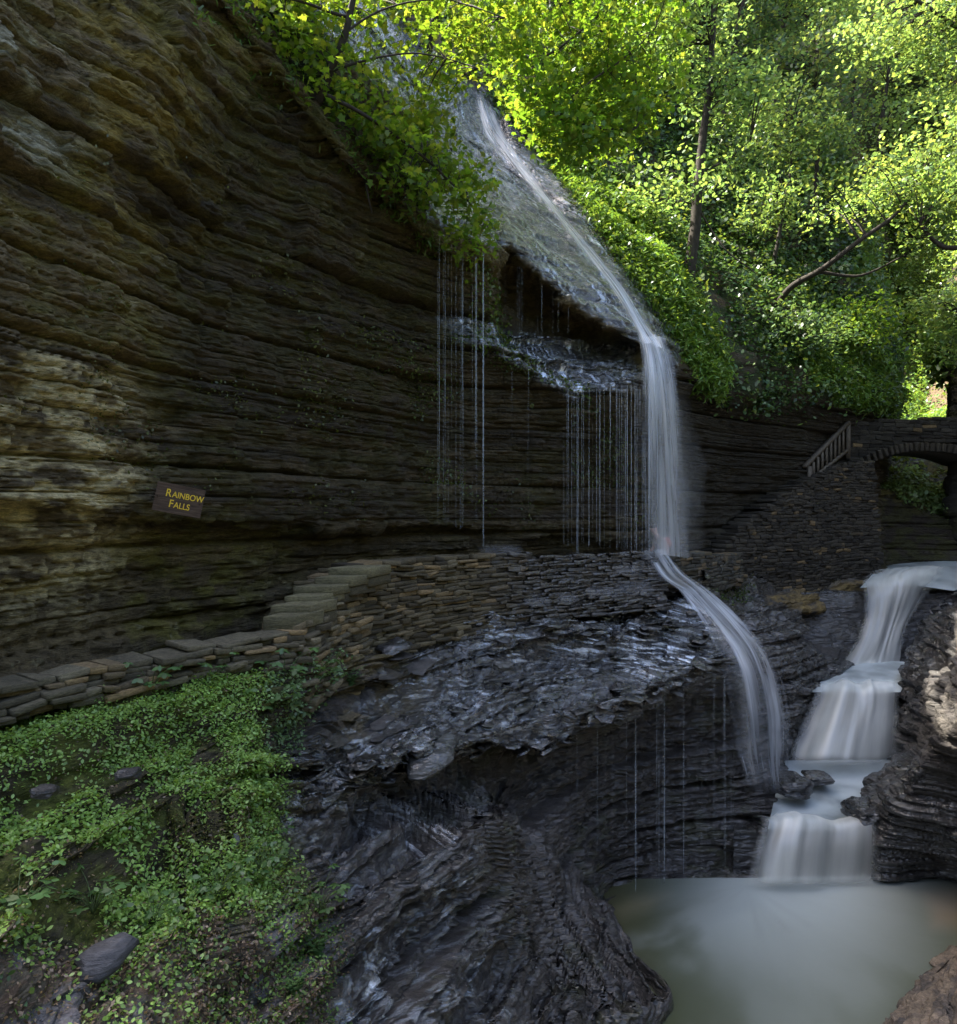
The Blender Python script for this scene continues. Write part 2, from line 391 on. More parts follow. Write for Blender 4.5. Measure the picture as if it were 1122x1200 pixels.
def course_wall(name, top, height, label, cat, course=.11, length=.34, depth=.35, batter=.12, col=(.14, .12, .08), flat_bottom=None, parent=None, wetf=None, jit=1.0, seedv=0, skip=None, tanp=.22):
    """dry-laid wall under a 3-D top line; the face looks to the camera side"""
    top = catmull(np.array([W3(*p) for p in top]), [24] * (len(top) - 1))
    d = np.linalg.norm(np.diff(top[:, :2], axis=0), axis=1); s = np.concatenate([[0], np.cumsum(d)])
    C, A, B, H = [], [], [], []
    Ltot = s[-1]; zmax = top[:, 2].max(); hts = height if callable(height) else (lambda t: height)
    z = zmax; zmin = min(np.interp(t, s, top[:, 2]) - hts(t / Ltot) for t in np.linspace(0, Ltot, 40))
    while z > zmin:
        h = course * random.uniform(.65, 1.35); t = -random.random() * length
        while t < Ltot:
            l = length * random.uniform(.45, 1.7); m = min(max(t + l / 2, 0), Ltot)
            tz = np.interp(m, s, top[:, 2])
            if z - h / 2 < tz + course * .3 and z - h / 2 > tz - hts(m / Ltot) and not (skip and skip(m / Ltot, z - h / 2)):
                x, y = np.interp(m, s, top[:, 0]), np.interp(m, s, top[:, 1])
                x2, y2 = np.interp(min(m + .1, Ltot), s, top[:, 0]), np.interp(min(m + .1, Ltot), s, top[:, 1])
                x1, y1 = np.interp(max(m - .1, 0), s, top[:, 0]), np.interp(max(m - .1, 0), s, top[:, 1])
                dv = np.array([x2 - x1, y2 - y1]); dv /= np.linalg.norm(dv) + 1e-9
                nv = np.array([dv[1], -dv[0]])
                if nv @ np.array([-x, -y]) < 0: nv = -nv
                o = batter * (tz - z) + random.uniform(-.035, .035) * jit
                cx, cy = x + nv[0] * (o - depth / 2), y + nv[1] * (o - depth / 2)
                C.append((cx, cy, z - h / 2)); A.append((dv[0] * l * .49, dv[1] * l * .49, random.uniform(-.02, .02) * jit * l))
                B.append((nv[0] * depth / 2, nv[1] * depth / 2, 0)); H.append((0, 0, h * .485))
            t += l
        z -= h
    C, A, B, H = map(np.array, (C, A, B, H)); n = len(C)
    cc = np.array(col) * (1 + .55 * (rng.random((n, 1)) * 2 - 1))
    tan = (rng.random((n, 1)) < tanp) * rng.random((n, 1)); cc = cc * (1 - tan) + tan * np.array([.26, .18, .085])
    px, py = proj(C)
    w = wetf(px, py) if wetf else np.full(n, .15)
    cc = cc * (1 - .55 * w[:, None])
    o = stones_obj(name, C, A, B, H, M_STONE, cc, w, parent=parent, rough=.11, seed=seedv)
    if label: tag(o, label, cat)
    return o

def plate_mesh(name, P, Nn, A, B, T, mat, col, wet, tilt=.12, over=.0, kind='structure', parent=None, m=9, seed=0, ax=None):
    """thin broken slabs lying in the bedding: P centres, Nn face normals, A/B half sizes, T thickness"""
    n = len(P); U = Nn + rng.normal(size=(n, 3)) * tilt; U /= np.linalg.norm(U, axis=1, keepdims=True)
    ax = np.array([AX[0], AX[1], 0.]) if ax is None else ax
    D = ax + rng.normal(size=(n, 3)) * .10; D = D - (D * U).sum(1, keepdims=True) * U; D /= np.linalg.norm(D, axis=1, keepdims=True); E = np.cross(U, D)
    th = (np.arange(m)[None] + rng.uniform(-.33, .33, (n, m))) / m * 2 * np.pi
    r = rng.uniform(.72, 1.12, (n, m)); cx, cy = np.cos(th), np.sin(th)
    q = (np.abs(cx) ** 4 + np.abs(cy) ** 4) ** .25; x, y = cx / q * r, cy / q * r
    def ring(k, h):
        return P[:, None] + D[:, None] * (x * k * A[:, None])[..., None] + E[:, None] * (y * k * B[:, None])[..., None] + U[:, None] * (h * T[:, None] + rng.normal(size=(n, m)) * T[:, None] * .06)[..., None]
    V = np.concatenate([ring(.86, -1), ring(1.0, -.8), ring(.98, -.5), ring(.80, 0)], 1)     # 4m verts
    k = 4 * m; i = np.arange(m); j = (i + 1) % m; q = []
    for s_ in range(3): q.append(np.stack([s_ * m + i, s_ * m + j, (s_ + 1) * m + j, (s_ + 1) * m + i], -1))
    side = np.concatenate(q).reshape(-1); top = 3 * m + i; bot = i[::-1]
    loop1 = np.concatenate([side, top, bot]); st1 = np.concatenate([np.arange(3 * m) * 4, [12 * m, 13 * m]]); tt1 = np.concatenate([np.full(3 * m, 4), [m, m]])
    L = len(loop1)
    loops = (loop1[None] + np.arange(n)[:, None] * k).reshape(-1); starts = (st1[None] + np.arange(n)[:, None] * L).reshape(-1); tot = np.tile(tt1, n)
    V = V.reshape(-1, 3)
    if parent is not None: V = local(V, parent)
    return mk(name, V, loops, starts, tot, mat, np.repeat(col, k, axis=0), np.repeat(wet, k), parent=parent, kind=kind)
def plates(name, G, N, C_, W_, mask, count, la, lb, th, upmix=.5, tilt=.12, off=(-.03, .05), layer=.09, bright=(.6, 1.5), mat=None, seed=0, ax=None, NB=None):
    a = np.linalg.norm(np.cross(G[1:, :-1] - G[:-1, :-1], G[:-1, 1:] - G[:-1, :-1]), axis=-1) * mask[:-1, :-1] / (1 + .02 * G[:-1, :-1, 1] ** 2)
    p = a.ravel().astype(float); p /= p.sum(); i = rng.choice(len(p), size=count, p=p); u, v = np.divmod(i, a.shape[1])
    P, Nn = G[u, v].copy(), N[u, v]; Nb = Nn if NB is None else NB[u, v]
    sc_ = np.clip(P[:, 1] / 10, .55, 2.2)
    P[:, 2] = np.round(P[:, 2] / layer) * layer + .25 * layer * rng.normal(size=count)
    H = Nn * np.array([1, 1, .2]); P = P + H * rng.uniform(off[0], off[1], count)[:, None] * sc_[:, None]
    U = Nb * (1 - upmix) + np.array([0, 0, upmix])
    e = rng.random(count) ** 1.6
    Aa = (la[0] + (la[1] - la[0]) * e) * sc_; Bb = (lb[0] + (lb[1] - lb[0]) * rng.random(count) ** 1.3) * sc_; Tt = rng.uniform(th[0], th[1], count) * sc_
    col = C_[u, v] * rng.uniform(bright[0], bright[1], (count, 1)); w = np.clip(W_[u, v] * rng.uniform(.75, 1.15, count), 0, 1)
    return plate_mesh(name, P, U, Aa, Bb, Tt, mat or M_SLAB, col, w, tilt, ax=ax)

# ================================================================== THE CLIFF (one sheet: overhanging wall, fall slope, wooded hillside)
Wc = [
 [(-330,900,5.0),(-330,760,5.1),(-320,640,5.1),(-320,600,4.9),(-310,470,4.8),(-300,330,4.8),(-270,160,5.0),(-240,0,5.4),(-200,-180,6.2),(-160,-300,7.0),(-289,-344,9),(-289,-283,13),(-53,-14,36)],
 [(-150,860,6.3),(-150,730,6.4),(-150,625,6.3),(-150,592,6.0),(-145,480,5.9),(-135,350,5.9),(-110,190,6.1),(-75,40,6.5),(-20,-110,7.4),(20,-220,8.1),(-18,-211,11),(51,-165,15),(158,-4,38)],
 [(0,830,7.5),(0,730,7.6),(0,618,7.4),(0,582,7.0),(0,480,7.0),(3,350,7.0),(15,200,7.2),(40,60,7.7),(95,-80,8.6),(140,-150,9.3),(164,-158,12),(216,-144,16),(370,5,40)],
 [(110,830,8.5),(110,730,8.7),(110,618,8.5),(110,588,8.1),(112,480,8.1),(122,370,8.2),(148,230,8.6),(185,100,9.2),(235,-5,10.2),(282,-12,10.8),(330,-110,14),(350,-160,18),(440,0,42)],
 [(200,820,9.9),(200,725,10),(200,622,9.9),(200,600,9.4),(205,500,9.6),(215,400,9.8),(238,300,10.3),(272,200,10.9),(312,110,11.4),(350,88,11.6),(390,-10,14.5),(400,-100,18),(480,-20,43)],
 [(300,800,11.1),(300,715,11.3),(300,622,11.2),(300,602,10.7),(305,510,11),(315,430,11.3),(335,350,11.8),(360,265,12.2),(388,190,12.3),(412,168,12.4),(440,80,15),(445,-20,19),(520,-40,44)],
 [(400,760,12.9),(400,700,13.1),(400,624,13),(400,606,12.5),(405,520,12.8),(415,450,13),(425,380,13.3),(435,310,13.6),(450,238,13.4),(462,218,13.3),(482,120,16.5),(485,30,20.5),(550,-50,44)],
 [(505,760,14.6),(505,690,14.9),(505,624,14.9),(505,610,14.4),(508,520,14.7),(510,450,14.8),(510,400,14.8),(508,350,14.9),(506,300,14.6),(510,270,14.3),(525,180,17.5),(522,80,22),(575,-60,45)],
 [(570,760,15.8),(570,690,16),(570,630,16),(570,614,15.6),(573,530,15.8),(576,460,15.7),(574,402,15.3),(572,380,15.8),(570,325,15.6),(568,292,15.1),(558,195,19),(546,100,23.5),(600,-60,45)],
 [(606,760,16.2),(606,690,16.4),(606,634,16.4),(606,618,16),(606,540,16.1),(605,470,15.9),(600,413,15.6),(598,390,17.3),(597,330,18.4),(592,282,16.8),(572,190,20),(550,106,24),(610,-60,46)],
 [(680,760,17.3),(680,690,17.5),(680,642,17.5),(680,626,17.1),(680,560,17.2),(680,500,16.9),(678,458,16.3),(668,400,17.6),(664,372,18.8),(672,352,17),(620,218,20.8),(562,114,24.5),(640,-60,46)],
 [(740,760,18),(740,690,18.2),(740,642,18.2),(740,628,17.8),(740,560,17.8),(742,500,17.5),(742,446,16.9),(738,424,17.5),(736,410,17.9),(750,394,17.2),(680,272,20),(578,124,24.7),(670,-100,46)],
 [(790,760,19),(790,690,19.3),(790,640,19.4),(790,620,19.4),(790,560,19.3),(790,510,19.1),(788,470,18.6),(782,440,18.3),(778,418,18.1),(770,396,18),(704,276,20.3),(588,130,24.9),(700,-100,47)],
 [(850,760,21),(850,690,21.6),(850,640,21.7),(850,600,21.8),(850,560,21.6),(850,520,21.3),(846,490,20.8),(838,466,20.1),(822,440,19.3),(792,392,19.6),(722,270,21.2),(610,118,25.3),(730,-90,47)],
 [(940,720,23),(940,690,23.4),(940,640,23.6),(940,600,23.7),(940,570,23.7),(940,540,23.7),(940,510,23.6),(938,488,23.2),(930,462,22.4),(900,400,23),(830,280,26.5),(700,110,31),(780,-90,48)],
 [(1005,720,25),(1005,690,25.4),(1005,640,25.6),(1005,600,25.8),(1005,570,26),(1005,540,26),(1005,512,25.9),(1005,490,25.8),(1000,462,25.2),(985,410,26.5),(930,280,30),(800,80,36),(830,-100,50)],
 [(1040,720,27),(1040,690,27.4),(1040,640,27.8),(1040,600,28),(1040,570,28),(1040,540,28.4),(1040,512,28.5),(1038,492,28.5),(1036,468,28.6),(1020,408,30),(985,270,34),(880,60,40),(890,-110,54)],
 [(1050,720,46),(1050,690,46),(1050,640,46),(1050,600,46),(1050,570,46),(1050,540,46),(1050,512,46),(1048,492,46),(1046,470,46),(1040,400,46),(1010,260,48),(940,40,54),(960,-110,62)],
]
G = grid_from(Wc, [20, 36, 52, 60, 60, 60, 60, 44, 28, 44, 40, 36, 40, 48, 40, 20, 14], [24, 56, 24, 70, 70, 80, 80, 64, 56, 80, 70, 40])
N = gnormals(G); px, py = proj(G)
HILL = [(565,118),(588,124),(626,176),(684,250),(744,330),(786,392),(826,452),(880,478),(960,470),(1010,474),(1060,478),(1300,-50),(1300,-1200),(540,-1200)]
LIP = [(290,30),(345,84),(410,164),(462,214),(508,264),(566,288),(560,250),(520,205),(470,130),(440,60),(430,-30),(560,-30),(565,100),(555,110),(520,80),(440,-200),(-400,-300),(-400,-900),(600,-900),(600,-330),(200,-250),(150,-140),(240,-20)]
hill = poly_mask(px, py, HILL, 10)
lipv = poly_mask(px, py, [(150,-150),(240,-25),(290,10),(345,76),(412,160),(464,212),(512,262),(566,286),(575,250),(540,190),(490,140),(440,100),(420,0),(560,60),(560,100),(535,90),(560,-330),(600,-1300),(-900,-1300),(-900,-500)], 5)
slopewet = poly_mask(px, py, [(500,250),(570,292),(594,286),(676,356),(754,400),(790,440),(800,410),(745,320),(680,238),(620,170),(586,118),(540,90),(400,-40),(370,20),(450,110),(520,190)], 8)
ledgewet = poly_mask(px, py, [(590,385),(650,388),(745,405),(750,452),(680,466),(630,440),(590,410),(540,400),(520,370),(550,365)], 9)
veg = np.clip(np.maximum(hill, lipv) , 0, 1)
rockm = (1 - .8 * hill) * (1 - .6 * slopewet)
G2, D = strata(G, N, [(.95, .42, 1.7), (.31, .25, .62), (.12, .13, .3), (.055, .06, .16)], big=.55, warp=.10, seed=1, mask=rockm)
# soil lumps on the hillside
lump = (fbm(G, .55, 4, 300) - .5) * 1.9 * hill * ss(17, 24, G[..., 1])
G2 = G2 + N * lump[..., None]
N2 = gnormals(G2)
n1 = fbm(G2, .5, 4, 500); n2 = fbm(G2, 2.4, 4, 510, 2.2); n3 = fbm(G2, 9, 3, 520, 2)
lay = noise(G2[..., 2] * 5 + n1 * 3, 0 * n1, n1 * 2, 530)
def mixc(c, m, b):
    return c * (1 - m[..., None]) + m[..., None] * np.array(b)
c = np.zeros(G.shape) + np.array([.165, .122, .058])
c = mixc(c, ss(.35, .7, lay) * .7, [.075, .058, .038])
c = mixc(c, ss(.42, .62, n1) * ss(.35, .6, n2) * .75, [.15, .135, .022])            # moss film
c = mixc(c, ss(.56, .7, n2) * ss(.4, .7, n3) * .6, [.22, .16, .07])
pale = poly_mask(px, py, [(-400,390),(60,400),(150,430),(200,520),(165,600),(130,700),(90,720),(-400,700)], 40)
c = mixc(c, pale * ss(.38, .6, n2 * .6 + n3 * .4), [.60, .50, .27])
pal2 = poly_mask(px, py, [(-400,0),(20,30),(90,60),(110,150),(80,190),(-400,200)], 40)
c = mixc(c, pal2 * ss(.45, .6, n2), [.36, .34, .25])
och = poly_mask(px, py, [(60,0),(160,0),(250,160),(260,330),(120,260),(100,120)], 40)
c = mixc(c, och * ss(.4, .62, n2) * .8, [.25, .175, .04])
lich = ss(.66, .72, n3) * ss(.5, .62, n2) * ss(700, 500, px) * ss(50, 200, py)
c = mixc(c, lich * .8, [.34, .30, .17])
mossL = poly_mask(px, py, [(200,380),(500,330),(660,470),(740,520),(740,640),(300,610),(180,520)], 50)
c = mixc(c, mossL * ss(.4, .6, n2) * .6, [.07, .062, .014])
cen = poly_mask(px, py, [(170,200),(330,60),(520,290),(760,460),(800,470),(1000,500),(1000,650),(300,640),(150,610),(200,420)], 45); c = c * (1 - .58 * cen[..., None])  # dark wet centre, with its lack of skylight darkened into the colour too
dark = poly_mask(px, py, [(780,430),(1040,470),(1040,700),(790,700)], 25)  # recess beside the fall: its shade is put into the rock colour
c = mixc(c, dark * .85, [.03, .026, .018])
c = mixc(c, np.clip(slopewet + ledgewet, 0, 1), [.03, .032, .033])
edge_moss = ledgewet * ss(.5, .62, n2)
c = mixc(c, edge_moss * .6, [.10, .12, .02])
soil = mixc(np.zeros(G.shape) + np.array([.05, .04, .022]), ss(.45, .6, n2), [.03, .045, .012])
brown = ss(.52, .62, n1)
soil = mixc(soil, brown * .6, [.12, .075, .04])
m = veg * (1 - slopewet)
c = c * (1 - m[..., None]) + soil * m[..., None]
wet = np.clip(slopewet * .95 + ledgewet * .85 + .25 * ss(520, 700, px) * ss(250, 400, py) * ss(.4, .6, n1) + .08, 0, 1) * (1 - .8 * m)
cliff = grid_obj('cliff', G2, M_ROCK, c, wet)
up = poly_mask(*proj(G2), [(-400,-50),(250,-20),(400,180),(500,300),(560,420),(560,600),(150,620),(-400,620)], 10)
wetslab_m = np.clip(slopewet * .8 + ledgewet, 0, 1) * ss(-40, 0, proj(G2)[1])
cliffG, cliffN, cliffpx, cliffpy, hillM, lipM = G2, N2, *proj(G2), hill, lipv * (1 - slopewet)

# ================================================================== NEAR BANK (wet shelf, green slope, rock down to the pool)
Bc = [
 [(-330,900,4.2),(-330,960,3.9),(-330,1020,3.6),(-330,1090,3.3),(-330,1170,3.0),(-330,1240,2.8),(-330,1320,2.6),(-330,1420,2.3),(-330,1550,2.0),(-330,1700,1.7)],
 [(-150,850,5.2),(-150,895,4.9),(-150,945,4.6),(-150,1000,4.3),(-150,1060,4.0),(-150,1120,3.7),(-150,1190,3.4),(-150,1260,3.1),(-150,1360,2.8),(-150,1500,2.4)],
 [(0,830,6.4),(0,875,5.9),(0,925,5.5),(0,975,5.1),(0,1030,4.7),(0,1085,4.3),(0,1145,4.0),(0,1210,3.7),(0,1310,3.3),(0,1450,2.8)],
 [(130,800,7.2),(128,850,6.7),(122,905,6.2),(118,960,5.7),(112,1015,5.3),(108,1075,4.9),(104,1140,4.5),(100,1210,4.1),(92,1310,3.7),(85,1450,3.1)],
 [(245,782,8.2),(250,835,7.7),(250,890,7.1),(248,945,6.6),(242,1000,6.1),(236,1060,5.6),(230,1130,5.2),(222,1210,4.7),(212,1310,4.3),(200,1450,3.6)],
 [(330,775,9.1),(325,825,8.6),(308,880,8.0),(305,930,7.5),(310,990,6.9),(315,1060,6.3),(318,1130,5.8),(320,1210,5.2),(315,1310,4.7),(310,1450,4.0)],
 [(398,758,10.6),(390,808,9.9),(375,860,9.2),(368,905,8.7),(375,960,8.1),(385,1030,7.4),(395,1110,6.8),(400,1210,6.0),(402,1310,5.3),(405,1450,4.5)],
 [(462,738,12),(452,795,10.9),(432,850,9.8),(420,893,9.0),(438,910,9.8),(470,985,8.6),(478,1060,8.1),(495,1140,7.6),(520,1240,7.1),(560,1450,6.1)],
 [(560,702,14),(556,756,12.9),(548,812,11.6),(515,874,10.2),(532,899,11.3),(552,962,9.5),(556,1040,9.2),(572,1110,9.0),(645,1168,9.1),(745,1228,9.6)],
 [(645,704,15.1),(645,750,14.2),(636,800,13),(612,852,11.6),(622,876,12.9),(632,960,11.8),(655,1030,11.4),(704,1080,11.2),(748,1122,11.0),(788,1163,10.75)],
 [(715,704,16.1),(718,740,15.2),(718,778,14.2),(712,822,13),(706,860,13.7),(692,920,13.6),(686,980,13.4),(685,1025,13.2),(690,1055,13),(703,1085,12.6)],
 [(775,702,17),(780,732,16.1),(786,760,15.1),(795,788,14.3),(780,830,14.9),(765,890,14.9),(752,950,14.7),(742,1000,14.4),(738,1030,14.1),(738,1050,13.8)],
 [(806,690,17.6),(822,718,16.8),(838,742,16),(856,768,15.3),(862,820,15.6),(858,880,15.6),(852,940,15.3),(848,990,14.9),(846,1015,14.5),(846,1036,14.2)],
 [(818,672,18),(852,702,17.6),(880,738,17),(900,785,16.4),(914,840,16.3),(916,890,16.2),(908,940,15.6),(900,985,14.9),(894,1010,14.5),(890,1034,14.25)],
]
for c_ in Bc:
    p = W3(*c_[0]); q_ = p + np.array([-.35, .7, .02]); c_.insert(0, (CX + F * q_[0] / q_[1], CY - F * q_[2] / q_[1], q_[1]))
for c_ in Bc:                                  # a foot below the water line
    x, y, Y = c_[-1]; p = W3(x, y, Y); c_.append((CX + F * p[0] / (Y + .25), CY - F * (p[2] - 1.2) / (Y + .25), Y + .25))
G = grid_from(Bc, [16, 40, 60, 60, 52, 56, 60, 76, 64, 52, 52, 44, 30], [10, 40, 52, 56, 52, 56, 62, 62, 64, 50, 14])
N = gnormals(G); px, py = proj(G)
GREEN = [(-500,830),(60,790),(240,765),(300,790),(312,870),(318,930),(326,1000),(300,1060),(180,1080),(60,1060),(-500,1300)]
green = poly_mask(px, py, GREEN, 18)
green2 = poly_mask(px, py, [(290,790),(340,745),(385,750),(380,800),(350,870),(310,890)], 14)
litter = poly_mask(px, py, [(-500,1050),(180,1070),(330,1010),(385,1100),(410,1210),(400,1600),(-500,1600)], 22)
shelf = poly_mask(px, py, [(470,735),(560,690),(800,660),(860,770),(800,800),(720,830),(520,888),(420,905),(360,905),(330,900),(400,840),(440,790)], 16)
G2, D = strata(G, N, [(.75, .42, 1.7), (.26, .27, .75), (.11, .17, .34), (.05, .08, .18)], big=.22, warp=.08, zadd=-.75 * poly_mask(px, py, [(250,930),(420,905),(560,945),(640,1060),(760,1180),(700,1500),(250,1500)], 45) * (G[..., 0] * AX[1] - G[..., 1] * AX[0]), terr=1.25, seed=20, mask=(1 - .2 * np.clip(green + litter, 0, 1)) * (1 - .8 * ss(.9, .98, np.linspace(0, 1, G.shape[1]))[None]))
soilm = np.clip(green + .9 * litter + green2, 0, 1)
G2 += N * ((fbm(G, 2.2, 4, 310) - .5) * .22 * soilm)[..., None]
N2 = gnormals(G2)
n1 = fbm(G2, .6, 4, 540); n2 = fbm(G2, 3, 4, 550, 2.5); n3 = fbm(G2, 12, 3, 560, 2)
c = np.zeros(G.shape) + np.array([.05, .042, .036])
c = mixc(c, ss(.4, .62, n2) * .6, [.035, .03, .028])
c = mixc(c, ss(.55, .68, n3) * ss(.45, .6, n1) * .5, [.10, .09, .085])
c = mixc(c, ss(.5, .62, n1) * ss(.5, .62, n2) * .6, [.05, .052, .014])
c = mixc(c, ss(.2, .6, D * 0 + n2) * shelf * .5, [.045, .047, .05])
c = mixc(c, litter * .85, [.085, .072, .05])
c = mixc(c, litter * ss(.52, .6, n3) * .8, [.12, .08, .055])
c = mixc(c, litter * ss(.58, .64, n2) * .7, [.13, .13, .14])
c = mixc(c, green, [.045, .038, .02])
mossb = poly_mask(px, py, [(180,980),(330,920),(345,1010),(320,1060),(220,1090),(150,1060)], 25)
c = mixc(c, np.clip(green * ss(.42, .55, n2) + mossb * ss(.35, .5, n2), 0, 1), [.065, .075, .014])
tanb = poly_mask(px, py, [(380,690),(500,680),(520,760),(470,850),(390,860),(370,760)], 25)
c = mixc(c, tanb * ss(.4, .6, n2) * .6, [.12, .09, .04])
wet = np.clip(.62 + .38 * shelf + .2 * (n1 - .5) - .5 * tanb, 0, 1) * (1 - .95 * soilm)
bank = grid_obj('rock_bank', G2, M_BANK, c, wet)
rockmask = (1 - np.clip(green + green2 + litter * 1.3, 0, 1)) * ss(1290, 1240, py) * ss(-60, 0, px)
plates('bank_ledges', G2, N2, c, wet, rockmask * shelf, 260, (.10, .4), (.06, .2), (.01, .04), upmix=.72, tilt=.06, off=(-.06, .0), layer=.075, bright=(.4, 1.3), NB=N)
bankG, bankN, bankpx, bankpy, greenM, green2M, litterM, mossM = G2, N2, *proj(G2), green, green2, litter, mossb

sheen = poly_mask(px, py, [(320,905),(440,930),(545,955),(562,1080),(620,1180),(560,1260),(400,1260),(400,1100),(330,960)], 20); al_ = G2[..., 0] * AX[0] + G2[..., 1] * AX[1]; pe_ = G2[..., 0] * AX[1] - G2[..., 1] * AX[0]  # sheen: wet-rock highlights of the lower bank, laid on as pale streaks
shelf_water_sheen = (G2 + N * .02, np.stack([al_, G2[..., 2] * 1.5 + pe_ * .45, np.clip(shelf * (.5 + .75 * ss(480, 640, px) * ss(800, 720, py)) + sheen * .55, 0, 1)], -1), np.maximum(shelf, sheen))
# ================================================================== PATH behind the parapet
Pc = [[(-300,955,4.2),(-300,925,5.2)],[(0,842,6.2),(0,825,7.9)],[(130,812,7.2),(110,800,8.9)],[(250,790,8.2),(205,780,10.2)],[(345,772,9.1),(300,745,11.6)],[(400,725,10.8),(395,712,13.3)],[(450,708,12),(470,700,14.6)],
      [(560,700,14),(560,692,16.3)],[(680,696,15.7),(680,688,17.9)],[(770,696,17),(780,686,19.6)],[(830,694,19),(840,684,22)],[(900,680,21.5),(910,672,24.5)]]
G = grid_from(Pc, 20, 16); N = gnormals(G)
G[..., 2] += (fbm(G, 2.5, 3, 90) - .5) * .06 - .05
n2 = fbm(G, 4, 3, 91)
grid_obj('path', G, M_BANK, mixc(np.zeros(G.shape) + np.array([.06, .05, .04]), ss(.4, .6, n2), [.1, .085, .065]), np.full(G.shape[:2], .5))

# ================================================================== OUTCROP between the two streams
Oc = [
 [(812,640,20.2),(812,655,18.6),(826,690,17.9),(852,722,17.3),(884,775,16.9),(906,840,16.6),(912,900,16.3),(905,935,15.9),(900,985,15.5),(900,1040,15.2)],
 [(850,648,21.5),(852,664,20),(880,700,18.9),(905,735,18.1),(926,782,17.6),(934,840,17.3),(934,890,17.0),(925,925,16.6),(915,985,16.3),(915,1040,16.2)],
 [(925,665,23),(925,680,22),(940,706,20.6),(952,738,19.7),(960,778,18.9),(950,830,18.2),(945,870,17.9),(943,895,17.7),(940,930,18),(940,990,18)],
 [(975,672,24),(975,688,23.2),(982,712,21.8),(990,745,20.8),(1000,775,20),(985,808,19.2),(965,830,18.8),(958,850,18.7),(956,890,19),(956,950,19)],
 [(1022,676,24.8),(1018,692,24.2),(1014,708,23),(1014,740,22),(1016,768,21),(1004,786,20.3),(1000,800,20.3),(1000,830,20.6),(1000,870,21),(1000,930,21)],
]
G = grid_from(Oc, [50, 50, 40, 34], [16, 40, 40, 46, 50, 40, 30, 20, 10]); N = gnormals(G); px, py = proj(G)
recess = poly_mask(px, py, [(950,712),(1016,706),(1016,768),(985,772),(955,742)], 10)
G = G + np.array([.0, 1, 0]) * (recess * 1.6)[..., None]
crack = np.zeros(G.shape[:2])
G2, D = strata(G, N, [(.8, .4, 1.8), (.28, .24, .8), (.11, .13, .36), (.05, .06, .2)], big=.8, terr=1.0, seed=33)
n2 = fbm(G2, 3, 4, 570, 2.5); n1 = fbm(G2, .7, 3, 571)
c = mixc(np.zeros(G.shape) + np.array([.05, .046, .042]), ss(.45, .6, n2) * .6, [.025, .023, .022])
tan = poly_mask(px, py, [(900,680),(1015,676),(1018,708),(960,712),(905,700)], 8)
c = mixc(c, tan * ss(.3, .55, n2), [.17, .12, .045])
grnp = poly_mask(px, py, [(800,640),(860,650),(870,700),(840,700),(810,670)], 8)
c = mixc(c, grnp * ss(.45, .6, n2), [.07, .08, .02])
grid_obj('rock_outcrop', G2, M_BANK, c, np.clip(.85 - .6 * tan - .8 * recess, 0, 1))
outG, outN = G2, gnormals(G2)

# ================================================================== RIGHT BANK
Rc = [
 [(1150,730,24.8),(1150,672,25),(1165,660,25.4),(1190,645,25.8),(1240,620,26),(1320,560,27),(1400,400,28),(1500,200,30),(1650,-100,34)],
 [(1085,770,21.6),(1100,702,21.5),(1120,690,21.6),(1145,675,21.8),(1200,640,22),(1300,560,23),(1400,380,24),(1550,120,26),(1750,-200,30)],
 [(1060,830,20.5),(1056,776,20.3),(1075,742,20.3),(1100,712,20.4),(1150,670,20.6),(1280,580,21),(1420,360,22),(1600,60,24),(1850,-300,28)],
 [(1052,840,18.9),(1050,802,18.7),(1066,770,18.7),(1098,735,18.7),(1150,690,18.7),(1270,600,19),(1450,340,20),(1650,0,22),(1950,-420,26)],
 [(1050,930,17.8),(1045,884,17.6),(1056,850,17.3),(1076,808,17),(1120,760,16.6),(1250,640,16.5),(1480,320,17.5),(1720,-80,19),(2100,-560,23)],
 [(1064,960,17.3),(1060,900,17.1),(1072,872,16.6),(1080,830,16),(1112,770,15.2),(1240,660,14.8),(1500,300,15.5),(1800,-160,17),(2300,-700,21)],
 [(1012,1000,16.2),(1010,940,15.5),(1032,912,15),(1062,886,14.6),(1092,830,13.8),(1220,700,13),(1550,260,13.5),(1900,-260,15),(2500,-900,19)],
 [(1026,1070,14.3),(1026,1035,14.1),(1027,988,14),(1050,938,13.6),(1078,880,13.2),(1230,740,11.5),(1650,200,11.8),(2100,-400,13),(2800,-1200,17)],
 [(1112,1075,14.1),(1115,1040,13.9),(1105,990,13.4),(1105,930,12.9),(1110,870,12.4),(1280,760,10.5),(1800,120,10.4),(2400,-600,11.5),(3200,-1500,15)],
 [(1180,1120,12.6),(1175,1080,12.75),(1180,1030,12.3),(1180,960,12),(1200,880,11.2),(1380,780,9.4),(2000,40,9),(2800,-900,10),(3800,-1900,13)],
 [(1135,1150,11.3),(1128,1105,12.1),(1150,1090,11.6),(1190,1060,11),(1250,980,10.2),(1500,820,8),(2300,0,7.5),(3300,-1200,8),(4500,-2400,11)],
 [(1062,1190,10.6),(1060,1153,11.05),(1085,1135,10.7),(1140,1110,10.1),(1250,1060,9.2),(1650,900,6.6),(2800,0,6),(4200,-1600,6.5),(6000,-3400,9)],
 [(1034,1240,9.8),(1034,1202,10.15),(1056,1190,9.8),(1110,1165,9.2),(1250,1140,8.2),(1900,1000,5.2),(3600,0,4.5),(5600,-2200,4.8),(8000,-4400,7)],
 [(1030,1360,8.4),(1024,1320,8.6),(1050,1310,8.3),(1120,1290,7.8),(1300,1260,6.8),(2300,1200,4),(5000,0,3.2),(8000,-3400,3.4),(12000,-7000,5)],
]
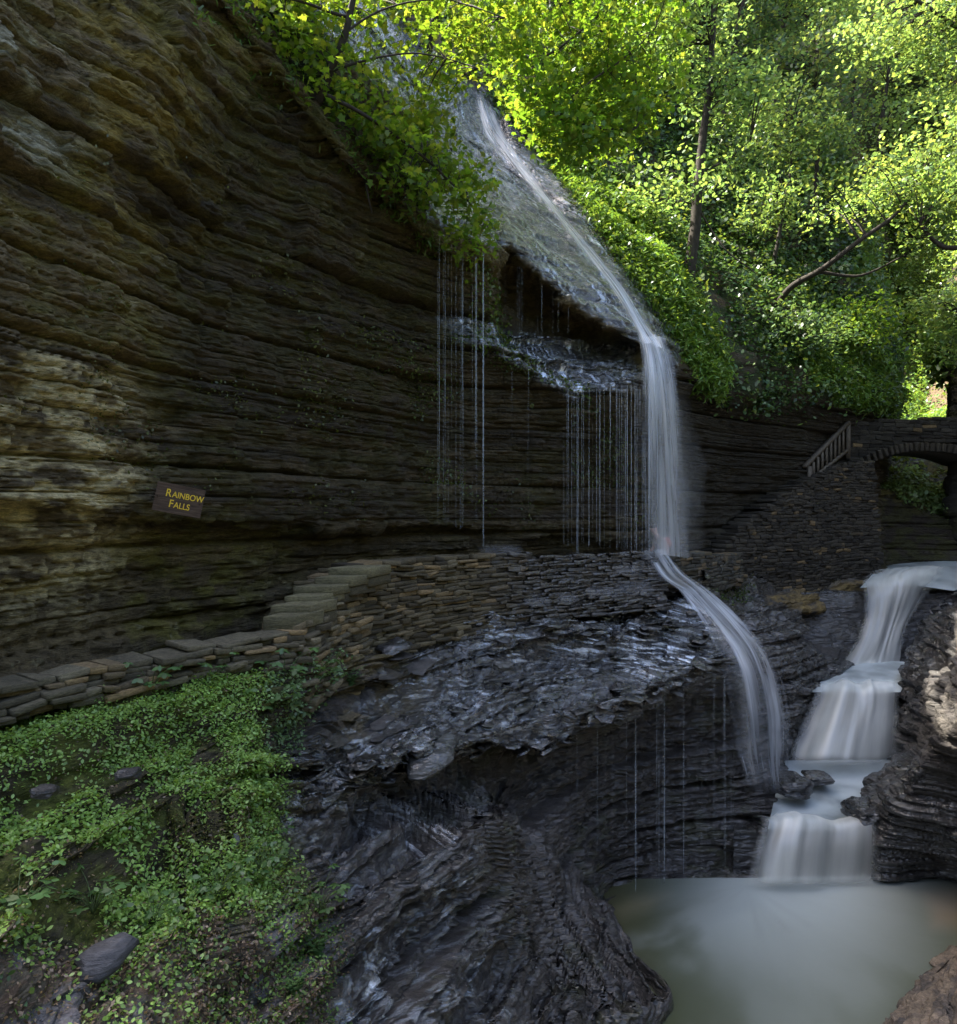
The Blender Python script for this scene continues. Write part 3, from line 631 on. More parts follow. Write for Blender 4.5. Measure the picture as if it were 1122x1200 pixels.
G = grid_from(Rc, [24, 26, 30, 36, 36, 44, 54, 54, 40, 34, 44, 44, 24], [20, 50, 54, 54, 50, 36, 16, 12]); N = gnormals(G); px, py = proj(G)
G2, D = strata(G, N, [(.8, .44, 1.8), (.28, .25, .8), (.11, .13, .36), (.05, .06, .2)], big=.8, terr=.9, seed=44)
n2 = fbm(G2, 3, 4, 580, 2.5); n1 = fbm(G2, .8, 3, 581); n3 = fbm(G2, 10, 3, 582)
c = mixc(np.zeros(G.shape) + np.array([.055, .048, .043]), ss(.45, .6, n2) * .6, [.028, .025, .024])
lit = poly_mask(px, py, [(1060,860),(1122,740),(1300,740),(1300,960),(1110,930)], 20)  # sunlit patch, painted as lighter rock colour
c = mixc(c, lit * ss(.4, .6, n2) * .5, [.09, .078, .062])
near = poly_mask(px, py, [(1020,1220),(1060,1140),(1128,1090),(1500,1000),(1500,1500),(1020,1500)], 12)
c = mixc(c, near * ss(.3, .55, n2) * .8, [.16, .125, .09])
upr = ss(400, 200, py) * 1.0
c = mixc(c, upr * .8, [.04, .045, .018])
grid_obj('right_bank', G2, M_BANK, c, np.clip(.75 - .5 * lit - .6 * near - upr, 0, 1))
rightG, rightN, rightpx, rightpy = G2, gnormals(G2), *proj(G2)

# ================================================================== GORGE BEYOND THE BRIDGE
Ec = [
 [(1000,760,25.5),(1000,690,25.8),(1000,620,26.5),(1000,570,27),(1000,545,30),(1000,515,36),(990,470,46),(960,430,60)],
 [(1024,760,26),(1024,680,26),(1024,625,26.4),(1026,575,27),(1030,545,30.5),(1035,515,36),(1040,480,48),(1040,440,62)],
 [(1062,760,27.5),(1062,672,27.5),(1062,625,27.8),(1066,580,28.4),(1070,550,32),(1070,520,38),(1068,492,52),(1066,455,64)],
 [(1110,760,27.6),(1110,664,27.6),(1108,628,28),(1112,600,28.6),(1116,560,32),(1116,520,38),(1100,492,52),(1095,470,64)],
 [(1180,760,28),(1180,664,28),(1180,628,28.4),(1180,600,28.8),(1180,560,30),(1180,510,34),(1160,470,46),(1140,440,60)],
 [(1300,760,29),(1300,664,29),(1300,628,29),(1300,600,29),(1300,560,30),(1300,480,34),(1280,380,46),(1260,300,60)],
]
G = grid_from(Ec, 44, [20, 40, 44, 36, 34, 30, 20]); N = gnormals(G); px, py = proj(G)
G2, D = strata(G, N, [(.9, .4, 2.4), (.34, .2, 1.0), (.14, .08, .5)], big=1.0, seed=55)
n2 = fbm(G2, 2, 4, 590, 2); n1 = fbm(G2, .5, 3, 591)
c = mixc(np.zeros(G.shape) + np.array([.045, .036, .024]), ss(.4, .6, n2) * .7, [.06, .06, .015])
och = poly_mask(px, py, [(1010,540),(1200,530),(1200,590),(1090,600),(1030,580)], 10)
c = mixc(c, och * ss(.45, .6, n2), [.15, .12, .03])
grid_obj('gorge_floor', G2, M_ROCK, c, np.full(G.shape[:2], .2))
gorgeG, gorgeN, gorgepx, gorgepy = G2, gnormals(G2), *proj(G2)
# rock pier on the far side of the bridge
Kc = [
 [(1112,640,31),(1110,560,31),(1112,500,31),(1112,450,31),(1098,405,31),(1100,385,31.5),(1120,370,34)],
 [(1108,640,28.6),(1108,560,28.6),(1110,500,28.6),(1110,450,28.6),(1097,408,28.8),(1104,390,29.5),(1124,372,32)],
 [(1130,640,27.6),(1130,560,27.6),(1130,500,27.6),(1130,450,27.6),(1125,410,27.8),(1130,390,28.6),(1145,360,31)],
 [(1200,640,27.4),(1200,560,27.4),(1200,500,27.4),(1200,440,27.4),(1200,390,27.8),(1200,360,28.6),(1210,330,31)],
 [(1330,640,27.4),(1330,560,27.4),(1330,500,27.4),(1330,430,27.4),(1330,370,27.8),(1330,330,28.6),(1330,290,31)],
]
G = grid_from(Kc, [30, 40, 50, 50], [30, 36, 36, 36, 20, 16]); N = gnormals(G)
G2, D = strata(G, N, [(.9, .25, 2.0), (.34, .15, 1.0), (.14, .06, .5)], big=.6, seed=66)
n2 = fbm(G2, 2, 4, 600, 2)
grid_obj('rock_pier', G2, M_ROCK, mixc(np.zeros(G.shape) + np.array([.035, .03, .022]), ss(.45, .6, n2) * .7, [.05, .05, .015]), np.full(G.shape[:2], .1))
pierG, pierN = G2, gnormals(G2)

# ================================================================== FAR VALLEY AND HILLS
Hc = [
 [(900,520,50),(900,440,58),(900,340,66),(900,200,76),(900,0,88),(900,-250,104)],
 [(1000,520,50),(1000,450,60),(1000,350,70),(1000,220,82),(1000,20,94),(1000,-250,110)],
 [(1060,510,52),(1062,470,66),(1066,430,84),(1066,360,100),(1060,180,112),(1050,-250,124)],
 [(1085,510,52),(1088,476,66),(1088,440,84),(1090,370,100),(1090,180,112),(1090,-250,124)],
 [(1130,510,48),(1135,440,54),(1140,350,62),(1150,220,72),(1160,0,84),(1160,-250,98)],
 [(1230,500,40),(1240,400,44),(1250,280,52),(1270,120,60),(1280,-80,72),(1290,-300,86)],
 [(1400,460,36),(1420,320,38),(1450,160,44),(1480,-20,52),(1500,-200,60),(1520,-400,72)],
]
G = grid_from(Hc, 30, 30); N = gnormals(G)
G = G + N * ((fbm(G, .18, 4, 610) - .5) * 5)[..., None]
n2 = fbm(G, .8, 4, 611); n1 = fbm(G, .15, 3, 612)
grid_obj('hillside', G, M_ROCK, mixc(np.zeros(G.shape) + np.array([.04, .045, .018]), ss(.5, .62, n1), [.12, .085, .05]), np.zeros(G.shape[:2]))
farG, farN = G, gnormals(G)
# ground under everything
gr = np.array([[-200, -200, -10.2], [200, -200, -10.2], [200, 300, -10.2], [-200, 300, -10.2]], float)
mk('ground', gr, [0, 1, 2, 3], [0], [4], simple_mat('stream_bed', (.06, .05, .035)), kind='structure')

# ================================================================== WATER
def water_patch(name, outline_far, outline_near, nu, nv, colf, mat, ripple=.01):
    A = catmull(np.array([W3(*p) for p in outline_far]), [nu] * (len(outline_far) - 1)); B = catmull(np.array([W3(*p) for p in outline_near]), [nu] * (len(outline_near) - 1))
    t = np.linspace(0, 1, nv)[None, :, None]
    G = A[:, None] * (1 - t) + B[:, None] * t
    G[..., 2] += (fbm(G, 1.2, 3, 700) - .5) * ripple
    px, py = proj(G)
    c, w = colf(px, py, G)
    return grid_obj(name, G, mat, c, w)
M_POOL = pool_mat('pool_water')
ZP = -7.2
def Yw(y): return -ZP * F / (y - CY)
pf = [(640, Yw(1030)), (760, Yw(1030)), (890, Yw(1028)), (1030, Yw(1026)), (1180, Yw(1030)), (1300, Yw(1040))]
pn = [(560, Yw(1420)), (700, Yw(1420)), (850, Yw(1420)), (1000, Yw(1420)), (1150, Yw(1420)), (1300, Yw(1420))]
def poolcol(px, py, G):
    X0, Y0 = 5.2, 14.0; an = np.arctan2(G[..., 1] - Y0, G[..., 0] - X0); rad_ = np.hypot(G[..., 0] - X0, G[..., 1] - Y0); Q = np.stack([an * 4, rad_ * .5, 0 * an], -1); ns = .5 * fbm(Q, 1.5, 4, 711) + .5 * fbm(G * np.array([1, .6, 0]), 1.2, 4, 712)
    dx = (px - 950) / 120.; dy = (py - 1035) / 90.
    foam = np.exp(-(np.abs(dx) ** 2.2)) * np.exp(-np.maximum(dy, 0) ** 1.2) * ss(.2, .6, ns + .25)
    arm = poly_mask(px, py, [(900,1035),(960,1040),(870,1100),(790,1120),(740,1110),(820,1070)], 60) * ss(.3, .6, ns)
    swirl = poly_mask(px, py, [(770,1180),(900,1140),(1010,1130),(1100,1100),(1110,1120),(1040,1200),(940,1260),(800,1240)], 90) * ss(.35, .62, ns)
    base = np.zeros(G.shape) + np.array([.045, .052, .022])
    deep = ss(700, 800, px)
    base = mixc(base, (1 - deep) * .5, [.07, .058, .022])
    shal = poly_mask(px, py, [(716,1066),(740,1054),(783,1050),(760,1064),(730,1074)], 14)
    base = mixc(base, shal * .7, [.15, .125, .06])
    rt = poly_mask(px, py, [(1085,1045),(1150,1040),(1150,1090),(1095,1085)], 14)
    base = mixc(base, rt * .8, [.17, .12, .065])
    dk = poly_mask(px, py, [(770,1050),(880,1042),(840,1080),(770,1100)], 14); base = mixc(base, dk * .6, [.05, .055, .03])
    m = 1 - np.exp(-(foam * 1.5 + arm * .45 + swirl * .15))
    return mixc(base, m, [.40, .44, .43]), m
water_patch('pool', [W_ for W_ in [(x, 1000 + 0, y) for x, y in []]] or [(x, CY + 7.2 * F / Y, Y) for x, Y in pf], [(x, CY + 7.2 * F / Y, Y) for x, Y in pn], 40, 120, poolcol, M_POOL)
def milky(k, base=(.13, .15, .15)):
    def f(px, py, G):
        n = fbm(G * np.array([1, 1, 0]), 2.0, 4, 720)
        m = 1 - np.exp(-(ss(.2, .8, n) * k * 2.6 + k * .4))
        return mixc(np.zeros(G.shape) + np.array(base), m, [.44, .49, .50]), m
    return f
def midcol(px, py, G):
    n = fbm(G * np.array([1, 1, 0]), 2.2, 4, 721)
    m = (1 - np.exp(-(ss(.2, .8, n) * 1.3 + 1.0 * ss(950, 895, py) + .15))) * ss(.0, 1, 1 - poly_mask(px, py, [(930,955),(1025,965),(1025,990),(930,980)], 12) * .6)
    return mixc(np.zeros(G.shape) + np.array([.10, .12, .12]), m, [.44, .49, .50]), m
water_patch('mid_pool', [(918,892,17.6),(990,890,17.7),(1075,890,17.7)], [(900,972,14.5),(960,974,14.5),(1030,972,14.5)], 40, 80, midcol, M_POOL, .05)
water_patch('upper_pool', [(985,776,20.6),(1020,774,20.6),(1070,776,20.6)], [(950,811,18.2),(1005,812,18.1),(1056,811,18.25)], 30, 40, milky(.9), M_POOL, .03)
water_patch('stream', [(1040,655,29),(1110,652,29),(1250,652,29)], [(1008,689,21.9),(1062,686,21.9),(1118,692,22.3)], 30, 50, milky(.45), M_POOL, .06)

M_FALL = fall_mat('falling_water', 1.0, 20, .3, lo=.40, hi=.66)
M_SILK = fall_mat('silky_cascade', 3.0, 11, .35, lo=.32, hi=.74, edge=.16, white=(.93, .94, .88))
M_THIN = fall_mat('thin_film', .0, 60, .9, lo=.53, hi=.68, amax=.24, edge=.12)
def film_mat():  # thin running water, plus wet-rock highlights painted as pale streaks
    m, nt, out = newmat('water_and_sheen_streaks'); L = nt.links.new
    a = nd(nt, 'ShaderNodeAttribute', attribute_name='Flow'); s_ = nd(nt, 'ShaderNodeSeparateXYZ'); L(a.outputs['Vector'], s_.inputs[0])
    n = tex_noise(nt, 1.0, 5, .62, (1.6, 9, 0), a.outputs['Vector']); n2 = tex_noise(nt, 1.0, 3, .6, (.5, 1.2, 0), a.outputs['Vector'])
    al = mapr(nt, n.outputs[0], .50, .64, 0, .95); a2 = mapr(nt, n2.outputs[0], .38, .6, .15, 1)
    mu = nd(nt, 'ShaderNodeMath', operation='MULTIPLY'); L(al, mu.inputs[0]); L(a2, mu.inputs[1])
    m3 = nd(nt, 'ShaderNodeMath', operation='MULTIPLY', use_clamp=True); L(mu.outputs[0], m3.inputs[0]); L(s_.outputs['Z'], m3.inputs[1])
    d = nd(nt, 'ShaderNodeBsdfDiffuse'); d.inputs[0].default_value = (.68, .72, .78, 1); g = nd(nt, 'ShaderNodeBsdfGlossy', Roughness=.22); g.inputs[0].default_value = (.9, .95, 1, 1)
    b = nd(nt, 'ShaderNodeBump', Strength=.8, Distance=.06); L(n.outputs[0], b.inputs['Height']); L(b.outputs[0], g.inputs['Normal'])
    mx = nd(nt, 'ShaderNodeMixShader', Fac=.55); L(d.outputs[0], mx.inputs[1]); L(g.outputs[0], mx.inputs[2])
    tr = nd(nt, 'ShaderNodeBsdfTransparent'); mo = nd(nt, 'ShaderNodeMixShader'); L(m3.outputs[0], mo.inputs[0]); L(tr.outputs[0], mo.inputs[1]); L(mx.outputs[0], mo.inputs[2]); L(mo.outputs[0], out.inputs[0]); return m
M_FILM = film_mat()
sg_, sf_, sm_ = shelf_water_sheen; ii = np.where(sm_.max(1) > .1)[0]; jj = np.where(sm_.max(0) > .1)[0]
grid_obj('water_sheen_film', sg_[ii[0]:ii[-1] + 1, jj[0]:jj[-1] + 1], M_FILM, uv=sf_[ii[0]:ii[-1] + 1, jj[0]:jj[-1] + 1], smooth=True)  # water on the shelf together with painted glints there and lower down
sl_m = np.clip(wetslab_m, 0, 1); ii = np.where(sl_m.max(1) > .1)[0]; jj = np.where(sl_m.max(0) > .1)[0]
fl_ = np.stack([cliffG[..., 2] * .8, (cliffG[..., 0] * AX[0] + cliffG[..., 1] * AX[1]), sl_m], -1)
grid_obj('water_sheen_film', (cliffG + cliffN * .015)[ii[0]:ii[-1] + 1, jj[0]:jj[-1] + 1], M_FILM, uv=fl_[ii[0]:ii[-1] + 1, jj[0]:jj[-1] + 1], smooth=True)
M_VEIL = fall_mat('spray_veil', 1.4, 5, .5, lo=.4, hi=.7, amax=.5, edge=.45)
def sheet(cols, useg, vseg, dens=None, bulge=.06, seed=0):
    """water sheet; cols[i] = list down the fall. returns G, Flow"""
    G = grid_from(cols, useg, vseg); nu, nv = G.shape[:2]
    u = np.linspace(0, 1, nu)[:, None] + np.zeros((1, nv)); L = np.linalg.norm(np.diff(G, axis=1), axis=-1).mean(0); v = np.concatenate([[0], np.cumsum(L)])[None] + 0 * u
    G = G + gnormals(G) * (bulge * (noise(u * 6, v * .5, 0 * u, seed) + .3 * noise(u * 17, v * .3, 0 * u, seed + 1)))[..., None]
    d = np.ones_like(u) if dens is None else dens(u, v / v.max())
    return G, np.stack([u, v, d], -1)
def fall_obj(name, parts, label, kind='structure'):
    root = None
    for i, (G, fl, mat) in enumerate(parts):
        o = grid_obj(name, G, mat, uv=fl, kind=kind)
    return o
# the lower cascades
casc = []
G1, f1 = sheet([[(874,962,14.5),(884,966,14.35),(878,990,14.2),(872,1020,14.0),(866,1042,13.9)],[(925,958,14.6),(935,964,14.25),(930,988,14.0),(925,1018,13.85),(922,1040,13.75)],[(975,962,14.6),(980,968,14.3),(978,990,14.1),(975,1020,14.0),(972,1040,13.9)],[(1036,962,14.6),(1036,968,14.35),(1037,990,14.2),(1038,1018,14.1),(1040,1042,14.0)]], 50, 14,
               lambda u, v: ss(0, .12, v) * (.8 + .25 * ss(.45, .2, u)) * ss(1.0, .86, v), .16, 1)
G2_, f2 = sheet([[(950,801,18.3),(948,810,18.05),(941,832,17.8),(933,852,17.55),(926,874,17.35),(918,900,17.0)],[(990,800,18.3),(990,810,17.9),(985,830,17.55),(979,850,17.25),(972,873,17.0),(964,900,16.75)],[(1020,800,18.3),(1022,810,17.9),(1021,830,17.6),(1018,850,17.3),(1015,873,17.0),(1012,900,16.75)],[(1058,802,18.3),(1056,808,18.1),(1054,835,17.8),(1054,848,17.6),(1056,870,17.4),(1060,898,17.2)]], 40, 14,
               lambda u, v: ss(0, .1, v) * 1.0 * ss(1.0, .86, v), .14, 2)
G3_, f3 = sheet([[(1016,672,23.5),(1008,684,22.2),(1010,700,21.6),(1008,728,21.3),(998,755,20.9),(982,784,20.4)],[(1050,668,23.5),(1040,680,22),(1040,696,21.5),(1034,728,21.2),(1026,755,20.8),(1012,784,20.3)],[(1080,666,23.5),(1066,676,22),(1058,696,21.6),(1048,728,21.3),(1040,755,20.9),(1034,784,20.4)],[(1120,668,23.6),(1104,682,22.4),(1082,704,21.9),(1064,728,21.5),(1056,755,21.1),(1052,780,20.7)]], 40, 16,
               lambda u, v: .55 + .42 * ss(.1, .4, v), .12, 3)
# main fall: slide down the slope, then the free column
SL = [[(553,112,24.2),(566,160,22.6),(600,205,21.0),(655,268,19.6),(705,330,18.3),(738,380,17.35),(752,405,16.9)],
      [(562,112,24.3),(578,155,22.6),(614,205,21.0),(668,268,19.6),(718,330,18.3),(748,380,17.3),(763,405,16.8)],
      [(572,114,24.5),(592,160,22.8),(630,214,21.1),(682,278,19.7),(730,338,18.4),(760,385,17.4),(776,412,16.95)]]
Gs, fs = sheet([[(x, y, Y - .22) for x, y, Y in c_] for c_ in SL], 26, 26, lambda u, v: ss(0, .08, v) * (.8 + .5 * v), .10, 4)
FS = [[(500,250,14.6),(490,200,16.3),(520,150,19),(545,115,22.6)][::-1]]
FR = [[(748,395,17.1),(753,420,16.75),(757,470,16.6),(759,560,16.6),(760,648,16.6)],[(760,396,17.0),(767,425,16.6),(772,470,16.45),(776,560,16.45),(778,650,16.45)],[(774,398,17.2),(786,430,16.8),(794,475,16.6),(803,560,16.6),(809,655,16.6)]]
Gf, ff = sheet(FR, 30, 20, lambda u, v: (1.1 - .58 * ss(.1, .75, v)) * (1 - .45 * ss(.45, 1, u) * ss(.1, .5, v)), .1, 5)
FR2 = [[(x + (6 if i == 2 else -2), y, Y + .35) for x, y, Y in c_] for i, c_ in enumerate(FR)]
Gg, fg = sheet(FR2, 30, 20, lambda u, v: (1.1 - .4 * ss(.1, .8, v)) * (1 - .3 * ss(.4, 1, u)), .12, 6)
# run-out over the steps and the drop beside the outcrop
RO = [[(752,652,16.9),(766,676,16.6),(790,696,16.5),(815,728,16.0),(832,760,15.3),(842,790,14.9),(848,830,14.8),(856,880,14.8),(870,930,14.7)],
      [(768,652,16.9),(784,676,16.6),(812,698,16.6),(840,728,16.2),(866,762,15.6),(880,795,15.3),(888,840,15.2),(892,890,15.1),(900,940,14.9)],
      [(778,654,17),(800,680,16.9),(832,704,17.0),(868,736,16.6),(900,774,16.2),(914,810,15.9),(922,855,15.8),(922,900,15.6),(920,945,15.3)]]
Gr, fr = sheet([[(x, y - 3, Y - .12) for x, y, Y in c_] for c_ in RO], 34, 22, lambda u, v: (1.0 - .25 * ss(.3, .8, v)) * ss(1, .9, v) * (.6 + .6 * ss(.35, .6, noise(u * 9, v * 1.5, 0 * u, 91))), .16, 7)
# thin water over the sloping slab and the second ledge
TH = [[(548,105,23.4),(560,195,18.9),(580,270,16.3),(594,284,16.0)],[(556,110,23.8),(600,215,20.1),(640,290,17.8),(676,350,16.8)],[(566,116,24.2),(640,235,20.2),(700,320,18.0),(748,392,17.0)]]
Gt, ft = sheet([[(x, y - 1, Y - .22) for x, y, Y in c_] for c_ in TH], 40, 30, lambda u, v: .75 + 0 * u, .05, 8)
FO = [[(470,210,14.0),(505,262,14.1),(512,275,14.1)],[(500,215,15),(545,278,14.7),(560,296,14.8)]]
# stepped film under the fall
ST = [[(560,655,14.0),(590,690,14.0),(610,712,14.2),(560,740,13.0)],[(660,652,15.4),(672,690,15.2),(690,712,15.0),(700,750,14.0)],[(740,650,16.2),(752,690,16.0),(770,712,15.8),(800,750,15.0)]]
def compound(name, parts, label):
    r = grid_obj(name, parts[0][0], parts[0][2], uv=parts[0][1], kind='structure')
    tag(r, label)
    for k, (g, f, m, nm) in enumerate(parts[1:]):
        grid_obj(nm, g, m, uv=f, kind='structure')
grid_obj('plunge_cascade', G1, M_SILK, uv=f1); grid_obj('middle_cascade', G2_, M_SILK, uv=f2); grid_obj('upper_cascade', G3_, M_SILK, uv=f3)
grid_obj('waterfall_slide', Gs, M_FALL, uv=fs); grid_obj('waterfall', Gf, M_FALL, uv=ff); grid_obj('waterfall', Gg, M_FALL, uv=fg)
M_RUN = fall_mat('broken_water', 1.0, 26, .5, lo=.38, hi=.62, edge=.25); grid_obj('waterfall_runout', Gr, M_RUN, uv=fr); grid_obj('water_sheen_film', Gt, M_THIN, uv=ft)
# veil of spray to the right of the column
VE = [[(756,430,16.9),(758,520,16.9),(760,600,16.9),(762,645,16.9)],[(790,440,16.9),(800,520,16.9),(806,600,16.9),(806,648,16.9)],[(815,470,17),(828,530,17),(836,600,17),(836,652,17)]]
Gv, fv = sheet(VE, 20, 16, lambda u, v: .38 * ss(0, .25, v), .05, 9); grid_obj('spray', Gv, M_VEIL, uv=fv)
# drip strands: each hangs straight down from a lip
def strand_mat():
    m, nt, out = newmat('drip_water'); L = nt.links.new
    d = nd(nt, 'ShaderNodeBsdfDiffuse'); d.inputs[0].default_value = (.8, .86, .92, 1); t = nd(nt, 'ShaderNodeBsdfTranslucent'); t.inputs[0].default_value = (.8, .86, .92, 1)
    mx = nd(nt, 'ShaderNodeMixShader', Fac=.5); L(d.outputs[0], mx.inputs[1]); L(t.outputs[0], mx.inputs[2])
    tr = nd(nt, 'ShaderNodeBsdfTransparent'); mo = nd(nt, 'ShaderNodeMixShader'); 
    n = tex_noise(nt, 1.3, 3, .6, (11, 11, .22)); L(mapr(nt, n.outputs[0],   .38, .7, .0, .42), mo.inputs[0])
    L(tr.outputs[0], mo.inputs[1]); L(mx.outputs[0], mo.inputs[2]); L(mo.outputs[0], out.inputs[0]); return m
M_DRIP = strand_mat()
def drips(specs):
    out = []
    for x0, x1, Y0, Y1, ytop, ybot, n, r in specs:
        for i in range(n):
            t = random.random() if n > 1 else .5; x = x0 + (x1 - x0) * t; Y = Y0 + (Y1 - Y0) * t
            yt = ytop(t) if callable(ytop) else ytop; yb = ybot - random.random() * 8
            a, b = W3(x, yt, Y), W3(x, yb, Y); b[0] = a[0]; b[1] = a[1]
            rr = r * random.uniform(.5, 1.5)
            out.append(([a, a * .7 + b * .3, a * .3 + b * .7, b], [rr, rr * .9, rr * .8, rr * .6]))
    return out
ds = drips([(512,560,13.9,14.6,lambda t: 268 + 34 * t,620,16,.0045),(566,569,14.7,14.7,296,646,4,.007),(600,625,15.4,15.5,430,646,3,.004),
            (656,752,16.0,16.2,456,645,30,.0045),(675,679,16.05,16.05,458,700,3,.006),(708,752,16.1,16.3,452,650,9,.008),(752,775,16.3,16.3,430,652,14,.011),
            (590,745,17.1,16.9,lambda t: 300 + 95 * t,400 ,14,.003),
            (655,740,12.8,13.2,830,1000,10,.0035),(742,746,13.7,13.7,815,1048,3,.008),(764,782,13.9,14.1,800,1048,6,.005),(800,860,14.4,14.9,790,1030,10,.005)])
tag(tubes_obj('drip_strands', ds, M_DRIP, sides=5, kind='structure'))
# bursts where strands hit the parapet
for (x, y, Y, w_, h_) in [(585, 645, 13.7, 34, 7), (768, 651, 16.3, 24, 11), (628, 706, 13.9, 22, 7), (664, 702, 14.2, 18, 6), (705, 694, 14.9, 26, 8), (742, 690, 15.2, 30, 11), (735, 668, 15.6, 22, 7)]:
    g_, f_ = sheet([[(x - w_, y - h_ * .3, Y), (x - w_, y + h_, Y - .1)], [(x - w_ / 2, y - h_, Y), (x - w_ / 2, y + h_, Y - .2)], [(x + w_ / 2, y - h_, Y), (x + w_ / 2, y + h_, Y - .2)], [(x + w_, y - h_ * .3, Y), (x + w_, y + h_, Y - .1)]], 10, 14, lambda u, v: .7 * ss(0, .45, v) * ss(1, .6, v), .03, 3)
    grid_obj('splash', g_, M_VEIL, uv=f_)
# rock the cascades pour over
Cc = [[(x, 1075, 14.6), (x, 1030, 14.7), (x, 985, 14.75), (x, 972, 14.8), (x, 955, 15.4), (x, 905, 17.9), (x, 870, 18.1), (x, 825, 18.5), (x, 812, 18.9), (x, 795, 20.9), (x, 740, 21.8), (x, 700, 22.3), (x, 690, 22.8), (x, 690, 26)] for x in (860, 900, 940, 980, 1020, 1060, 1110, 1170)]
G = grid_from(Cc, 24, [14, 18, 10, 8, 10, 14, 18, 8, 8, 18, 16, 8, 8]); N = gnormals(G)
G2, D = strata(G, N, [(.4, .12, 1.0), (.12, .05, .5)], big=.2, seed=81)
grid_obj('stream_bed_rock', G2, M_BANK, np.zeros(G.shape) + np.array([.03, .027, .024]), np.full(G.shape[:2], .8))

Zc = [[(-9, -3, -3), (-11, -5, 5), (-14, -10, 12), (-20, -22, 21)], [(-3, -6, -3), (-4, -9, 3), (-5, -16, 10), (-6, -30, 18)], [(4, -8, -6), (5, -12, 2), (6, -20, 9), (8, -34, 17)], [(11, -6, -7), (14, -9, 1), (18, -16, 6), (26, -28, 13)], [(15, 2, -7), (18, 1, 3), (23, 0, 9), (34, -3, 16)], [(16, 9, -7), (19, 9, 3), (24, 9, 9), (36, 10, 18)], [(17, 18, -6), (20, 18, 4), (26, 19, 11), (38, 22, 20)]]  # unseen slope behind the camera, added and shaped to cut frontal skylight
G = catmull(catmull(np.array(Zc, float), [20] * 6).transpose(1, 0, 2), [20] * 3).transpose(1, 0, 2)
G = G + (fbm(G, .3, 4, 640) - .5)[..., None] * 2
grid_obj('hillside', G, M_ROCK, np.zeros(G.shape) + np.array([.04, .05, .022]), np.zeros(G.shape[:2]))

# ================================================================== MASONRY
def zone_wet(px, py):
    return np.clip(.15 + .75 * ss(520, 640, px), 0, 1)
course_wall('parapet_wall', [(-260,862,4.6),(-120,838,5.4),(0,812,6.3),(120,786,7.1),(250,757,8.1),(352,740,8.95)], lambda t: .25 + .45 * ss(.5, .95, t), 'low mossy dry stone parapet beside the path below the sign', 'wall',
            course=.055, length=.3, depth=.45, batter=.15, jit=2.6, col=(.095,.082,.052), wetf=lambda x, y: np.full(x.shape, .1), seedv=1)
course_wall('parapet_wall', [(388,690,10.6),(400,668,11.3),(440,662,11.9),(480,656,12.6),(560,651,13.95),(650,650,15.2),(720,649,16.1),(766,648,16.6)], lambda t: 1.5 - .25 * t, 'wet dry stone parapet along the ledge under the falling drips', 'wall',
            course=.06, length=.30, depth=.5, batter=.34, jit=1.7, col=(.10,.08,.045), wetf=zone_wet, seedv=2)
course_wall('parapet_wall', [(792,650,17.4),(830,650,18.6),(868,648,20.0)], lambda t: .9, 'short dark parapet right of where the waterfall lands', 'wall',
            course=.09, length=.26, depth=.4, batter=.2, col=(.07,.065,.045), wetf=lambda x, y: np.full(x.shape, .5), seedv=3)
course_wall('retaining_wall', [(834,652,20.4),(868,622,21.2),(905,590,22.1),(950,562,23.3),(985,545,24.4),(1023,540,25.2)], lambda t: 1.0 + 3.6 * ss(0, .45, t), 'tall dark masonry wall carrying the stairs up to the bridge', 'wall',
            course=.095, length=.28, depth=.6, batter=.08, col=(.045,.038,.026), wetf=lambda x, y: np.full(x.shape, .35), seedv=4, tanp=.08)
# steps
st = empty('stone_steps', W3(352, 738, 9.3), 'pale worn stone steps climbing beside the path below the cliff', 'steps')
sl_ = [(320,357,722,739,9.1,9.35),(328,374,709,722,9.45,9.7),(344,384,698,709,9.85,10.1),(354,402,687,698,10.2,10.5),(378,424,676,687,10.6,10.9),(394,444,665,676,11.0,11.4)]
for i, (x0, x1, yt, yb, Ya, Yb) in enumerate(sl_):
    a, b = W3(x0, yt, Ya), W3(x1, yt, Ya); h = (yb - yt) / F * Ya * 1.05
    c0 = (a + b) / 2 + np.array([.0, .3, -h / 2])
    A = (b - a) / 2; A = A * np.array([1, 1, 0]) + np.array([0, .02, 0])
    o = stones_obj('step', np.array([c0, c0 - [0, -.05, h]]), np.array([A, A * .97]), np.array([[.12, .34, 0], [.12, .34, 0]]), np.array([[0, 0, h * .5], [0, 0, h * .5]]), M_STONE,
                   np.array([[.13, .115, .062], [.07, .06, .035]]) * (1 + .1 * (i % 3 - 1)), np.array([.15, .15]), parent=st, rough=.02, seed=20 + i)
# packed stone footing under the steps
course_wall('parapet_wall', [(352,742,9.0),(372,722,9.6),(392,702,10.3),(420,690,11.0)], 1.0, 'rubble footing under the stone steps with ferns growing on it', 'wall', course=.065, length=.28, depth=.5, batter=.22, jit=1.8, col=(.12,.10,.06), seedv=6)

